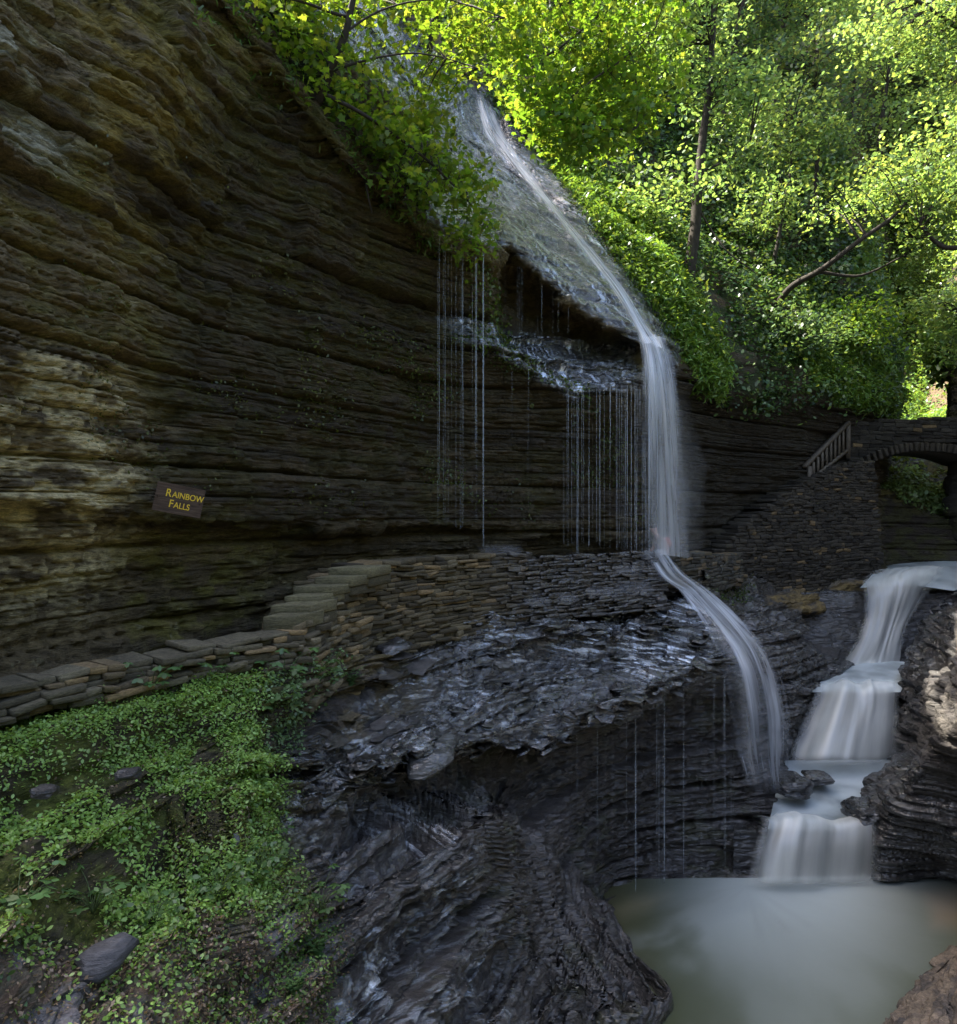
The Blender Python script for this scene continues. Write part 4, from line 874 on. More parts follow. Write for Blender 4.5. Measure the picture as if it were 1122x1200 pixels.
# ---- bridge
br = empty('stone_bridge', W3(1070, 560, 26), 'dark stone arch bridge crossing the gorge at the upper right', 'bridge')
btop = [(998,496,25.5),(1060,492,26.1),(1130,489,26.7),(1215,485,27.4)]
def arch_z(u): return 2.22 - 1.1 * abs((u - .46) / .46) ** 2.4
course_wall('facing', btop, lambda t: 2.2, None, None, course=.13, length=.42, depth=.3, batter=.0, col=(.035,.031,.023), parent=br, seedv=7, jit=.8, tanp=.04, skip=lambda u, z: z < arch_z(u) + .28)
us = np.linspace(0, 1, 40); bt = catmull(np.array([W3(*p) for p in btop]), [13] * 3)
bx = np.stack([np.interp(us, np.linspace(0, 1, len(bt)), bt[:, i]) for i in range(3)], -1)
rows_ = []
for dy in (.12, 2.3):
    for zf in (lambda i: bx[i, 2] - .05, lambda i: arch_z(us[i])):
        rows_.append(np.array([[bx[i, 0] + .12 * (dy > 1), bx[i, 1] + dy, zf(i)] for i in range(40)]))
ring = [rows_[0], rows_[1], rows_[3], rows_[2], rows_[0]]
V = np.concatenate(ring[:4]); q = []
for k in range(4):
    for i in range(39):
        a0, a1 = k * 40, ((k + 1) % 4) * 40; q += [a0 + i, a0 + i + 1, a1 + i + 1, a1 + i]
mk('arch_barrel', local(V, br), q, np.arange(156) * 4, np.full(156, 4), M_STONE, np.tile([.05, .04, .028], (160, 1)), np.full(160, .1), parent=br)
vc, va, vb, vh = [], [], [], []
for i in range(34):
    u = (i + .5) / 34; x = np.interp(u, us, bx[:, 0]); y = np.interp(u, us, bx[:, 1]); z = arch_z(u)
    u2 = u + .02; t = np.array([np.interp(u2, us, bx[:, 0]) - x, 0, arch_z(u2) - z]); t /= np.linalg.norm(t); n_ = np.array([-t[2], 0, t[0]])
    vc.append(np.array([x, y + .02, z]) + n_ * .13); va.append(t * .055); vb.append([0, .2, 0]); vh.append(n_ * .15)
stones_obj('arch_ring', np.array(vc), np.array(va), np.array(vb), np.array(vh), M_STONE, np.tile([.05, .042, .03], (34, 1)), np.zeros(34), parent=br, rough=.04, seed=9)
# ---- wooden railing
def beam(a, b, w, h):
    a, b = np.array(a, float), np.array(b, float); t = b - a; t /= np.linalg.norm(t)
    s = np.cross(t, [0, 0, 1.]); s = s / np.linalg.norm(s) if np.linalg.norm(s) > .05 else np.array([1., 0, 0]); u = np.cross(s, t)
    V = [p + s * w / 2 * i + u * h / 2 * j for p in (a, b) for i, j in ((-1, -1), (1, -1), (1, 1), (-1, 1))]
    return np.array(V), [0, 1, 2, 3, 7, 6, 5, 4, 0, 4, 5, 1, 1, 5, 6, 2, 2, 6, 7, 3, 3, 7, 4, 0]
def beam_obj(name, a, b, w, h, mat, parent):
    V, q = beam(a, b, w, h); return mk(name, local(V, parent), q, np.arange(6) * 4, np.full(6, 4), mat, parent=parent)
ra, rb = W3(943, 547, 23.6), W3(994, 495, 25.3); la, lb = W3(949, 563, 23.6), W3(994, 527, 25.3)
rl = empty('wooden_railing', (la + lb) / 2, 'weathered wooden railing on the stairs left of the bridge', 'railing')
beam_obj('handrail', ra, rb, .16, .10, M_WOOD, rl); beam_obj('bottom_rail', la, lb, .09, .09, M_WOOD, rl)
for i in range(9):
    t = .1 + i * .11; a = la + (lb - la) * t; b = ra + (rb - ra) * t; b = np.array([a[0], a[1], b[2]])
    beam_obj('baluster', a, b, .07, .05, M_WOOD, rl)
for p_, q_ in ((la, ra), (lb, rb)):
    beam_obj('post', p_ - [0, 0, .3], [p_[0], p_[1], q_[2] + .02], .13, .13, M_WOOD, rl)
# ---- sign
sg = empty('sign', W3(210, 586, 8.95), 'small tilted brown wooden sign reading RAINBOW FALLS in yellow letters', 'sign')
sg.rotation_euler = (0, math.radians(11.5), math.radians(16))
def box_obj(name, c0, s_, mat, parent, bevel=.004):
    import bmesh
    bm = bmesh.new(); bmesh.ops.create_cube(bm, size=1)
    for v in bm.verts: v.co = (v.co.x * s_[0] + c0[0], v.co.y * s_[1] + c0[1], v.co.z * s_[2] + c0[2])
    bmesh.ops.bevel(bm, geom=bm.edges[:], offset=bevel, segments=2, affect='EDGES')
    me = bpy.data.meshes.new(name); bm.to_mesh(me); bm.free(); me.materials.append(mat)
    o = bpy.data.objects.new(name, me); COL.objects.link(o); o.parent = parent; return o
M_BOARD = simple_mat('sign_board', (.085, .055, .038), .75, 9, .6, .6, (.4, 1, 5))
M_YEL = simple_mat('yellow_paint', (.85, .58, .05), .6, 40, .15, .1)
box_obj('board', (0, 0, 0), (.56, .045, .36), M_BOARD, sg)
def text_obj(name, s, size, x, z, parent, mat, sx=.85, y=-.027):
    cu = bpy.data.curves.new(name, 'FONT'); cu.body = s; cu.size = size; cu.extrude = .003; cu.offset = .0008; cu.align_x = 'LEFT'
    t = bpy.data.objects.new(name, cu); COL.objects.link(t)
    me = bpy.data.meshes.new_from_object(t.evaluated_get(bpy.context.evaluated_depsgraph_get()))
    bpy.data.objects.remove(t); me.materials.clear(); me.materials.append(mat)
    V = np.zeros(len(me.vertices) * 3, np.float32); me.vertices.foreach_get('co', V); V = V.reshape(-1, 3)
    wd = V[:, 0].max() * sx
    V = np.stack([V[:, 0] * sx + x, -V[:, 2] + y, V[:, 1] + z], -1); me.vertices.foreach_set('co', V.ravel().astype(np.float32))
    me.flip_normals()
    o = bpy.data.objects.new(name, me); COL.objects.link(o); o.parent = parent; return wd
for bx_ in (-.245, .245):
    tubes_obj('bolt', [([np.array(sg.location) + np.array([bx_, -.02, .0]), np.array(sg.location) + np.array([bx_, -.034, .0])], [.012, .010])], simple_mat('rusty_bolt', (.12, .07, .04), .6), sg, 8)
bpy.context.view_layer.update()
for big, rest, x, z in (('R', 'AINBOW', -.165, .02), ('F', 'ALLS', -.105, -.105)):
    wd = text_obj('lettering', big, .135, x, z, sg, M_YEL); text_obj('lettering', rest, .105, x + wd + .008, z, sg, M_YEL)

# ---- person behind the fall
def person():
    root = empty('person', W3(781, 694, 18.3), 'person in a pale top and blue trousers stooping behind the falling water', 'person')
    M_S = simple_mat('skin', (.5, .3, .22), .6, 30, .05, .05); M_T = simple_mat('pale_shirt', (.55, .42, .36), .8, 30, .1, .1); M_J = simple_mat('blue_trousers', (.08, .12, .28), .8, 30, .15, .1)
    M_R = simple_mat('red_bag', (.45, .09, .06), .7, 30, .1, .1); M_H = simple_mat('brown_hair', (.05, .03, .02), .7, 40, .3, .3)
    def skin(name, pts, edges, rad, mat, parent, sub=2):
        me = bpy.data.meshes.new(name); me.from_pydata(pts, edges, []); o = bpy.data.objects.new(name, me); COL.objects.link(o)
        s = o.modifiers.new('skin', 'SKIN'); s.use_smooth_shade = True
        for v, r in zip(me.skin_vertices[0].data, rad): v.radius = (r, r)
        me.skin_vertices[0].data[0].use_root = True
        o.modifiers.new('sub', 'SUBSURF').levels = sub
        m2 = bpy.data.meshes.new_from_object(o.evaluated_get(bpy.context.evaluated_depsgraph_get()))
        bpy.data.objects.remove(o); m2.materials.clear(); m2.materials.append(mat); m2.name = name
        for p in m2.polygons: p.material_index = 0
        o = bpy.data.objects.new(name, m2); COL.objects.link(o); o.parent = parent; return o
    # one continuous figure: pelvis, chest, neck, head, arms, legs (x: walking to the left)
    P = [(0,0,.92),(-.10,0,1.15),(-.2,0,1.36),(-.26,0,1.46),(-.31,0,1.56),(-.33,0,1.66),
         (-.2,.19,1.36),(-.27,.22,1.10),(-.42,.2,.92),(-.49,.19,.86), (-.2,-.19,1.36),(-.12,-.24,1.10),(-.26,-.22,.90),(-.33,-.21,.85),
         (0,.1,.86),(-.14,.11,.48),(-.05,.11,.08),(-.2,.11,.03), (0,-.1,.86),(.10,-.11,.48),(.28,-.11,.12),(.18,-.11,.03)]
    E = [(0,1),(1,2),(2,3),(3,4),(4,5),(2,6),(6,7),(7,8),(8,9),(2,10),(10,11),(11,12),(12,13),(0,14),(14,15),(15,16),(16,17),(0,18),(18,19),(19,20),(20,21)]
    R = [.13,.14,.13,.055,.095,.085,.065,.048,.035,.03,.065,.048,.035,.03,.095,.062,.04,.035,.095,.062,.04,.035]
    body = skin('body', P, E, R, M_S, root)
    P2 = [(0,0,.93),(-.10,0,1.15),(-.2,0,1.36),(-.2,.19,1.36),(-.26,.22,1.13),(-.2,-.19,1.36),(-.12,-.24,1.13)]
    skin('shirt', P2, [(0,1),(1,2),(2,3),(3,4),(2,5),(5,6)], [.145,.155,.15,.085,.068,.085,.068], M_T, root)
    P3 = [(0,0,.92),(0,.1,.86),(-.14,.11,.48),(-.05,.11,.12),(0,-.1,.86),(.10,-.11,.48),(.27,-.11,.15)]
    skin('trousers', P3, [(0,1),(1,2),(2,3),(0,4),(4,5),(5,6)], [.15,.115,.08,.06,.115,.08,.06], M_J, root)
    skin('hair', [(-.3,0,1.6),(-.315,0,1.68),(-.34,0,1.72)], [(0,1),(1,2)], [.09,.098,.07], M_H, root)
    skin('backpack', [(.1,0,1.12),(.03,0,1.25),(-.04,0,1.38)], [(0,1),(1,2)], [.11,.12,.1], M_R, root)
    for s in (-1, 1): skin('eye', [(-.415, s * .035, 1.62), (-.42, s * .035, 1.62)], [(0, 1)], [.012, .012], M_H, root, 1)
    skin('nose', [(-.40,0,1.61),(-.435,0,1.585)], [(0,1)], [.018,.014], M_S, root, 1)
person()

# ================================================================== LOOSE ROCKS
def boulder(px_, py_, Y, rx, ry, rz, col, wetv, label, seed, rot=0., name='boulder'):
    u = np.linspace(0, 2 * np.pi, 72, endpoint=False); v = np.linspace(-np.pi / 2, np.pi / 2, 44)
    U, Vv = np.meshgrid(u, v, indexing='ij')
    S = np.stack([np.cos(U) * np.cos(Vv), np.sin(U) * np.cos(Vv), np.sin(Vv)], -1)
    S = S / ((np.abs(S) ** 3.5).sum(-1, keepdims=True) ** (1 / 3.5))
    S = S * (1 + .5 * (fbm(S, 1.3, 3, seed) - .5)[..., None])
    G = S * np.array([rx, ry, rz]); lay = np.floor(G[..., 2] / (.07 + .05 * rz)); G[..., :2] *= (1 + .13 * (_h(lay.astype(np.int64), lay.astype(np.int64) * 0, lay.astype(np.int64) * 0, seed) - .5) + .1 * (fbm(G, 4, 2, seed + 2) - .5))[..., None]
    cr, sr = math.cos(rot), math.sin(rot); G = G @ np.array([[cr, sr, 0], [-sr, cr, 0], [0, 0, 1]])
    nu, nv = 72, 44; idx = np.arange(nu * nv).reshape(nu, nv); nx = np.roll(idx, -1, 0)
    q = np.stack([idx[:, :-1], nx[:, :-1], nx[:, 1:], idx[:, 1:]], -1).reshape(-1)
    o = mk(name, G.reshape(-1, 3), q, np.arange(len(q) // 4) * 4, np.full(len(q) // 4, 4), M_BANK, np.tile(col, (nu * nv, 1)) * (.6 + .8 * fbm(G, 5, 3, seed).reshape(-1, 1)), np.full(nu * nv, wetv), smooth=True)
    o.location = W3(px_, py_, Y)
    return tag(o, label, 'rock', None)
DK = (.04, .037, .035)
def slab(px_, py_, Y, a, b, t, col, wetv, label, tiltv=(0, -.3), ax=None):
    r = rng.bit_generator.state
    c0 = W3(px_, py_, Y); o = plate_mesh('stone_slab', np.zeros((1, 3)), np.array([[tiltv[0], tiltv[1], 1.]]), np.array([a]), np.array([b]), np.array([t]), M_SLAB, np.array([col]), np.array([wetv]), .02, kind=None, m=11, ax=ax)
    o.location = tuple(float(v) for v in c0); return tag(o, label, 'rock')
boulder(927, 920, 15.7, .45, .4, .2, DK, .9, 'black wet rock standing in the white stream above the lowest cascade', 1, .3)
boulder(958, 912, 16.2, .3, .3, .12, DK, .9, 'small dark rock breaking the milky water of the middle pool', 2)
boulder(1015, 950, 14.6, .35, .4, .22, DK, .9, 'wet rock at the right end of the lowest cascade lip', 3)
boulder(738, 818, 13.6, .10, .12, .05, (.2, .2, .19), .6, 'pale broken stone on the very edge of the wet shelf', 4)
slab(462, 755, 11.3, .3, .22, .08, (.08, .08, .08), .8, 'flat slab with a wet shiny top at the foot of the parapet')
boulder(590, 780, 12.6, .16, .14, .08, (.13, .13, .12), .7, 'pale lump of rock in the middle of the wet shelf', 6)
boulder(775, 703, 15.9, .12, .1, .09, DK, .7, 'dark stone left of the water where it leaves the steps', 7)
boulder(811, 720, 15.4, .11, .1, .07, DK, .7, 'dark stone lower down beside the running water', 8)
slab(505, 880, 10.0, .62, .34, .12, (.07, .07, .065), .75, 'broad grey slab jutting from the shelf over a dark hollow', (0, -.25))
boulder(150, 907, 5.9, .08, .08, .04, DK, .5, 'small dark stone among the leaves in the middle of the green slope', 10)
boulder(52, 927, 5.35, .08, .07, .04, DK, .5, 'small dark stone near the left edge of the green slope', 11)
slab(128, 1112, 4.66, .2, .12, .09, (.06, .06, .066), .4, 'grey slab showing through the lower green slope', (.1, -.5), np.array([.7, .7, .25]))
slab(268, 984, 6.35, .13, .08, .05, (.08, .085, .09), .3, 'blue grey slab at the right edge of the green slope', (.1, -.6), np.array([.8, .5, .2]))

# ================================================================== GROUND COVER
G_, N_ = cliffG, cliffN; view = ss(-60, 20, cliffpx) * ss(-140, -60, cliffpy) * ss(1200, 1150, cliffpx)
def gc(name, G, N, mask, count, s0, s1, shape, base, lift=.3, yellow=.3, var=.4, up=.6, droop=.3, mat=None, thr=None, tf=1.6, scale_y=True):
    if thr is not None:
        mask = mask * ss(thr - .08, thr + .08, fbm(G, tf, 3, 801))
    P, Nn = scatter(G, N, mask, count)
    P = P + Nn * (rng.random((count, 1)) ** 2 * lift) + rng.normal(size=(count, 3)) * .03
    nn = Nn * .5 + rng.normal(size=(count, 3)) * .5 + np.array([0, 0, up])
    sz = rng.uniform(s0, s1, count)
    if scale_y: sz = sz * np.clip(P[:, 1] / 20, .4, 2)
    o = leaf_obj(name, P, nn, sz, shape, base, mat or M_GC, var=var, yellow=yellow, droop=droop)
    o['kind'] = 'stuff'; return o
ridge = poly_mask(cliffpx, cliffpy, [(585,130),(620,140),(680,190),(735,240),(790,320),(845,420),(840,470),(815,452),(770,370),(700,262),(640,182)], 12)
right_r = poly_mask(cliffpx, cliffpy, [(930,380),(985,380),(1045,440),(1048,490),(1000,480),(950,440)], 12)
gc('ferns', G_, N_, np.clip(ridge + .8 * right_r, 0, 1) * hillM, 120000, .10, .22, BLADE * np.array([1, 1.9]), (.10, .20, .03), .45, .35, up=.9, droop=.6)
gc('ivy', G_, N_, hillM * view * (1 - ridge) * (1 - .6 * ss(300, 100, cliffpy)), 150000, .07, .15, DIAMOND, (.032, .08, .024), .5, .2, thr=.42, tf=.7)
gc('undergrowth', G_, N_, hillM * view, 60000, .09, .18, DIAMOND, (.055, .12, .03), .9, .4, thr=.5, tf=.5)
lipg = lipM * ss(-30, 30, cliffpx) * ss(620, 560, cliffpx) * ss(-100, -20, cliffpy)
gc('lip_plants', G_, N_, lipg, 26000, .10, .2, DIAMOND, (.06, .13, .02), .25, .4, thr=.46, tf=1.4)
# tufts that hang on the overhang and its edge
ovm = poly_mask(cliffpx, cliffpy, [(200,-20),(260,-10),(420,180),(520,290),(500,300),(400,200),(250,60)], 6)
gc('hanging_tufts', G_, N_, ovm, 2600, .14, .3, BLADE * np.array([1, 1.5]), (.06, .13, .02), .1, .3, thr=.52, tf=2, up=-.1)
wallm = poly_mask(cliffpx, cliffpy, [(420,380),(640,430),(740,520),(740,630),(560,600),(440,540)], 20)
gc('wall_moss', G_, N_, wallm, 4200, .05, .11, DIAMOND, (.05, .075, .015), .03, .3, thr=.56, tf=1.2)
wl2 = poly_mask(cliffpx, cliffpy, [(0,200),(200,160),(420,420),(420,600),(200,560),(0,480)], 30)
gc('wall_moss', G_, N_, wl2, 2600, .06, .12, DIAMOND, (.06, .075, .016), .03, .3, thr=.56, tf=1.2)
ledm = poly_mask(cliffpx, cliffpy, [(550,310),(570,310),(600,400),(650,440),(690,455),(690,470),(620,440),(565,415),(520,400),(550,390)], 4)
gc('ledge_moss', G_, N_, ledm, 2600, .06, .14, DIAMOND, (.07, .13, .02), .04, .5)
vb = ss(-40, 0, bankpx) * ss(1260, 1220, bankpy)
gtread = ss(.35, .8, bankN[..., 2]); lowg = poly_mask(bankpx, bankpy, [(-200,1040),(200,1060),(330,1000),(370,1060),(390,1210),(-200,1300)], 20)
gc('ground_cover', bankG, bankN, (greenM + .17 * lowg) * vb * (.25 + .75 * gtread), 80000, .045, .12, DIAMOND, (.20, .34, .08), .05, .25, thr=.47, tf=2.2, up=.8)
gc('ground_cover', bankG, bankN, green2M, 6000, .07, .14, DIAMOND, (.15, .25, .11), .12, .2, thr=.35, tf=2.2, up=.8)
gc('moss', bankG, bankN, np.clip(mossM + greenM * .3 + .35 * lowg, 0, 1) * vb, 40000, .02, .045, QUAD, (.09, .105, .016), .012, .4)
gc('seedlings', bankG, bankN, litterM * vb, 3800, .06, .13, DIAMOND, (.06, .125, .03), .05, .25, thr=.56, tf=2.5, up=.9)
o = gc('leaf_litter', bankG, bankN, np.clip(litterM + greenM * .2, 0, 1) * vb, 20000, .04, .09, QUAD, (.19, .14, .095), .012, .0, var=.7, up=.4)
gb = poly_mask(gorgepx, gorgepy, [(1020,430),(1100,430),(1122,530),(1060,520),(1040,500),(1030,480)], 8)
gc('bright_bank_plants', gorgeG, gorgeN, gb, 16000, .1, .2, BLADE * np.array([1, 2]), (.15, .28, .05), .6, .4, up=.8)
gb2 = poly_mask(gorgepx, gorgepy, [(1035,572),(1060,555),(1125,590),(1180,600),(1180,620),(1110,608),(1060,585)], 5)
gc('bank_plants', gorgeG, gorgeN, gb2, 6000, .07, .16, DIAMOND, (.16, .25, .09), .5, .4, up=.8)
gb3 = poly_mask(gorgepx, gorgepy, [(1000,530),(1200,520),(1200,600),(1010,570)], 5)
gc('bank_plants', gorgeG, gorgeN, gb3, 5000, .08, .16, DIAMOND, (.09, .12, .03), .3, .4, up=.8, thr=.5)
ppx, ppy = proj(pierG)
gc('pier_plants', pierG, pierN, ss(460, 410, ppy) , 9000, .12, .22, DIAMOND, (.07, .15, .025), .6, .4, up=.8)
fpx, fpy = proj(farG)
gc('hill_undergrowth', farG, farN, ss(1300, 1200, fpx) * ss(850, 900, fpx) * ss(-200, -100, fpy), 70000, .10, .17, DIAMOND, (.07, .15, .03), 3.0, .4, up=.6)
opx, opy = proj(outG)
gc('outcrop_plants', outG, outN, poly_mask(opx, opy, [(805,645),(870,650),(880,700),(840,705)], 8), 1500, .05, .1, DIAMOND, (.05, .09, .02), .05, .3, thr=.5)

# ================================================================== TREES
def tree(name, label, base, pts, rad, crown, base_col, leafsize, per=34, sray=(.5, 1.0), yellow=.3, group=None, cat='tree', shape=DIAMOND, limbs=None):
    """pts: trunk points (world). crown: list of (centre, radii(3), number of sprays)"""
    root = empty(name, base, label, cat, group)
    trunk = wob(curve_pts(pts, 6), .06, .6, int(abs(base[0]) * 97) % 90)
    R = np.interp(np.linspace(0, 1, len(trunk)), [0, .1, 1], [rad * 1.3, rad, rad * .35])
    allsk = [(trunk, R)]; limb_pts = [trunk[len(trunk) // 3:]]
    for l in (limbs or []):
        lp = wob(curve_pts(l[0], 6), .05, 1.0, 7); allsk.append((lp, np.linspace(l[1], l[1] * .35, len(lp)))); limb_pts.append(lp)
    tubes_obj('trunk', allsk, M_BARK, root, 8)
    C, Rr = [], []
    for cc, rr, n in crown:
        v = rng.normal(size=(n, 3)); v /= np.linalg.norm(v, axis=1, keepdims=True); v *= rng.random((n, 1)) ** .45
        C.append(np.array(cc) + v * np.array(rr)); Rr.append(rng.uniform(sray[0], sray[1], n))
    C, Rr = np.concatenate(C), np.concatenate(Rr)
    LP = np.concatenate(limb_pts)
    tw = []
    for c_, r_ in zip(C, Rr):
        if np.linalg.norm(LP - c_, axis=1).min() < .25: continue
        d = np.linalg.norm(LP - c_, axis=1) + .6 * np.maximum(LP[:, 2] - c_[2], 0); s = LP[d.argmin()]
        mid = (s + c_) / 2 + np.array([0, 0, .12 * np.linalg.norm(c_ - s)])
        L_ = np.linalg.norm(c_ - s); r0 = min(rad * .35, .008 + .012 * L_)
        tw.append((curve_pts([s, mid, c_], 4), np.linspace(r0, .005, 9)))
    if len(tw) > 2: tubes_obj('branch', tw, M_BARK, root, 4)
    P, Nn = sprays(C, Rr, per)
    leaf_obj('crown', P, Nn, rng.uniform(leafsize * .7, leafsize * 1.25, len(P)), shape, base_col, M_LEAF, root, var=.3, yellow=yellow)
    return root
def poly_sprays(poly, yf, n, dy, gap=None):
    """spray centres spread through the volume a leafy limb fills"""
    poly = np.array(poly, float); x0, y0 = poly.min(0); x1, y1 = poly.max(0); out = []
    while len(out) < n:
        x, y = random.uniform(x0, x1), random.uniform(y0, y1)
        if poly_mask(np.array([x]), np.array([y]), poly, .1)[0] < .5: continue
        if gap and random.random() < gap(x, y): continue
        out.append(W3(x, y, yf(x, y) + random.uniform(-dy, dy)))
    return out
def maple(label, base, limbs, sp, srad, per, col, ls, yellow, rad):
    root = empty('maple_tree', base, label, 'tree')
    sk, lp = [], []
    for pts, r in limbs:
        c_ = wob(curve_pts([W3(*p) for p in pts], 7), .05, 1.2, int(pts[0][0])); sk.append((c_, np.linspace(r, r * .3, len(c_)))); lp.append(c_)
    tubes_obj('trunk', sk[:1], M_BARK, root, 8)
    for s_ in sk[1:]: tubes_obj('limb', [s_], M_BARK, root, 7)
    LP = np.concatenate(lp); tw = []
    for c_ in sp:
        d = np.linalg.norm(LP - c_, axis=1); s = LP[d.argmin()]; mid = (s + c_) / 2 + np.array([0, 0, .1 * d.min()])
        if d.min() > 1.5: continue
        tw.append((curve_pts([s, mid, c_], 4), np.linspace(min(.02, .006 + .008 * d.min()), .004, 9)))
    tubes_obj('branch', tw, M_BARK, root, 4)
    P, Nn = sprays(sp, rng.uniform(srad[0], srad[1], len(sp)), per)
    leaf_obj('crown', P, Nn, rng.uniform(ls * .7, ls * 1.3, len(P)), MAPLE, col, M_LEAF, root, var=.3, yellow=yellow)
def yA(x, y): return np.interp(x, [250, 400, 520, 600], [10.2, 11.9, 13.6, 14.6]) + (0 if y > 150 else .6)
spA = poly_sprays([(270,-60),(640,-60),(610,50),(560,100),(535,135),(480,150),(420,150),(385,110),(330,60)], yA, 150, 1.1, lambda x, y: .55 if 20 < y < 120 and 350 + .8 * y < x < 430 + .9 * y else 0)
spA += poly_sprays([(395,120),(500,140),(560,200),(592,262),(580,298),(555,292),(520,250),(470,215),(430,180)], yA, 60, .5)
maple('leafy maple rooted on the overhang lip, its boughs hanging across the upper fall', W3(372, 112, 12.2),
      [([(372,118,12.3),(388,80,12.0),(405,40,11.8),(420,-20,11.6),(430,-90,11.5)], .09), ([(385,85,12.0),(430,72,12.0),(490,62,12.4),(560,80,13.0)], .025),
       ([(378,108,12.2),(420,130,12.2),(480,170,12.8),(540,225,13.7),(575,270,14.4)], .04), ([(410,20,11.8),(350,0,11.2),(300,-10,10.6)], .03), ([(405,40,11.8),(450,10,12),(520,0,12.5),(590,20,13)], .022), ([(430,-90,11.5),(500,-60,12),(580,-50,12.6)], .03), ([(424,190,13.2),(428,215,12.9),(436,250,13.0)], .035)], spA, (.3, .6), 46, (.085, .17, .016), .125, .55, .09)
def yB(x, y): return 16.5 + .006 * (x - 560)
spB = poly_sprays([(560,-60),(800,-60),(785,20),(772,60),(778,125),(750,165),(705,180),(660,165),(625,140),(590,105),(575,50)], yB, 150, 1.5)
spB += poly_sprays([(600,60),(780,70),(770,140),(700,180),(640,150)], yB, 30, .8)
maple('maple with wide bright sprays hanging right of the top of the fall', W3(500, 60, 20.5),
      [([(500,60,20.6),(515,10,20),(540,-60,19),(580,-120,18)], .16), ([(530,-40,19.3),(575,30,18),(610,90,17),(650,128,16.6),(700,150,16.6),(745,152,16.8)], .06),
       ([(600,75,17.1),(650,60,16.8),(700,20,16.7),(740,-20,16.8)], .035), ([(650,128,16.6),(690,100,16.5),(740,60,16.8),(770,30,17)], .03), ([(560,-90,18.4),(640,-40,17.4),(720,-30,17.2)], .04)], spB, (.4, .75), 50, (.085, .185, .018), .15, .5, .16)

hv = cliffG.reshape(-1, 3)[(hillM.ravel() > .6)]; hpx, hpy = proj(hv)
fv_ = farG.reshape(-1, 3); fpx_, fpy_ = proj(fv_)
def on_hill(x, y, far=False):
    if far: i = np.argmin((fpx_ - x) ** 2 + (fpy_ - y) ** 2); return fv_[i]
    i = np.argmin((hpx - x) ** 2 + (hpy - y) ** 2); return hv[i]
GRN = [(.06, .12, .05), (.09, .17, .06), (.045, .095, .045), (.115, .205, .07)]  # greyed greens: distance haze mixed into the leaf colours
# trees one can pick out, trunk drawn point by point
def hill_tree(label, base_px, top, rad, crown, col, ls=.17, yellow=.3, name='forest_tree', group=None, per=34, sray=(.5, 1.0), limbs=None):
    b = on_hill(*base_px); Y = b[1]
    pts = [b - [0, 0, .5]] + [W3(x, y, Y + dy) for x, y, dy in top]
    cr = [(W3(x, y, Y + dy), (rx * Y / F, 1.8, ry * Y / F), n) for x, y, dy, rx, ry, n in crown]
    lm = [([W3(x, y, Y + dy) for x, y, dy in l], r) for l, r in (limbs or [])]
    return tree(name, label, b, pts, rad, cr, col, ls, per=per, sray=sray, yellow=yellow, group=group, limbs=lm)
hill_tree('tall straight tree with a bare grey trunk standing on the slope right of the fall', (805, 335), [(815,250,0),(822,180,0),(832,90,0),(838,-20,0)], .19,
          [(800,20,0,70,60,60),(850,110,0,50,50,34),(790,215,-.5,40,14,10),(860,190,0,30,20,10)], GRN[1], .16, limbs=[([(820,200,0),(850,190,0),(880,165,0)], .04), ([(816,240,0),(850,290,-.5),(885,320,-.8)], .035)])
hill_tree('dark tree leaning far out to the right over the gorge from the ivy slope', (898, 358), [(925,338,-1),(960,318,-1.8),(1000,288,-2.6),(1045,255,-3),(1080,215,-3)], .11,
          [(1000,225,-2,60,26,20),(1075,200,-2.5,50,45,30)], GRN[3], .15, .5, limbs=[([(960,318,-1.8),(1010,322,-2),(1060,300,-2.2)], .06)])
hill_tree('slender tree with a thin upright trunk in the middle of the slope', (902, 318), [(912,280,0),(918,240,0),(926,200,0),(930,140,0)], .08, [(925,150,0,55,50,46),(905,240,-.5,45,28,22)], GRN[1], .15, .4)
hill_tree('forked dark tree bending left over the gorge in the upper right', (1012, 262), [(990,230,-2),(965,195,-3),(942,165,-3.5),(935,120,-3.5),(960,60,-3)], .15,
          [(950,150,-1.5,75,40,48),(1000,60,-1.5,70,50,60),(900,80,-1,50,40,30)], GRN[3], .16, .5, limbs=[([(942,165,-3.5),(985,120,-3.5),(1030,85,-3)], .07), ([(990,230,-2),(1040,170,-3),(1070,130,-3)], .07)])
hill_tree('small sunlit tree on the shoulder just left of the bridge gap', (1000, 430), [(1005,400,-.3),(1012,370,-.5),(1015,345,-.6)], .07, [(975,395,-.6,50,30,46),(1010,370,-.8,36,26,24)], (.095, .2, .025), .15, .5)
hill_tree('spreading low tree in the shade above the masonry wall', (935, 420), [(940,395,-.5),(950,370,-.8)], .06, [(930,390,-.8,60,28,40)], GRN[0], .14, .2)
hill_tree('conifer dark tree at the top left of the wooded slope', (700, 115), [(715,60,0),(735,0,0),(750,-80,0)], .2, [(735,40,0,45,60,40),(760,-30,0,60,40,30)], (.03, .07, .025), .2, .1)
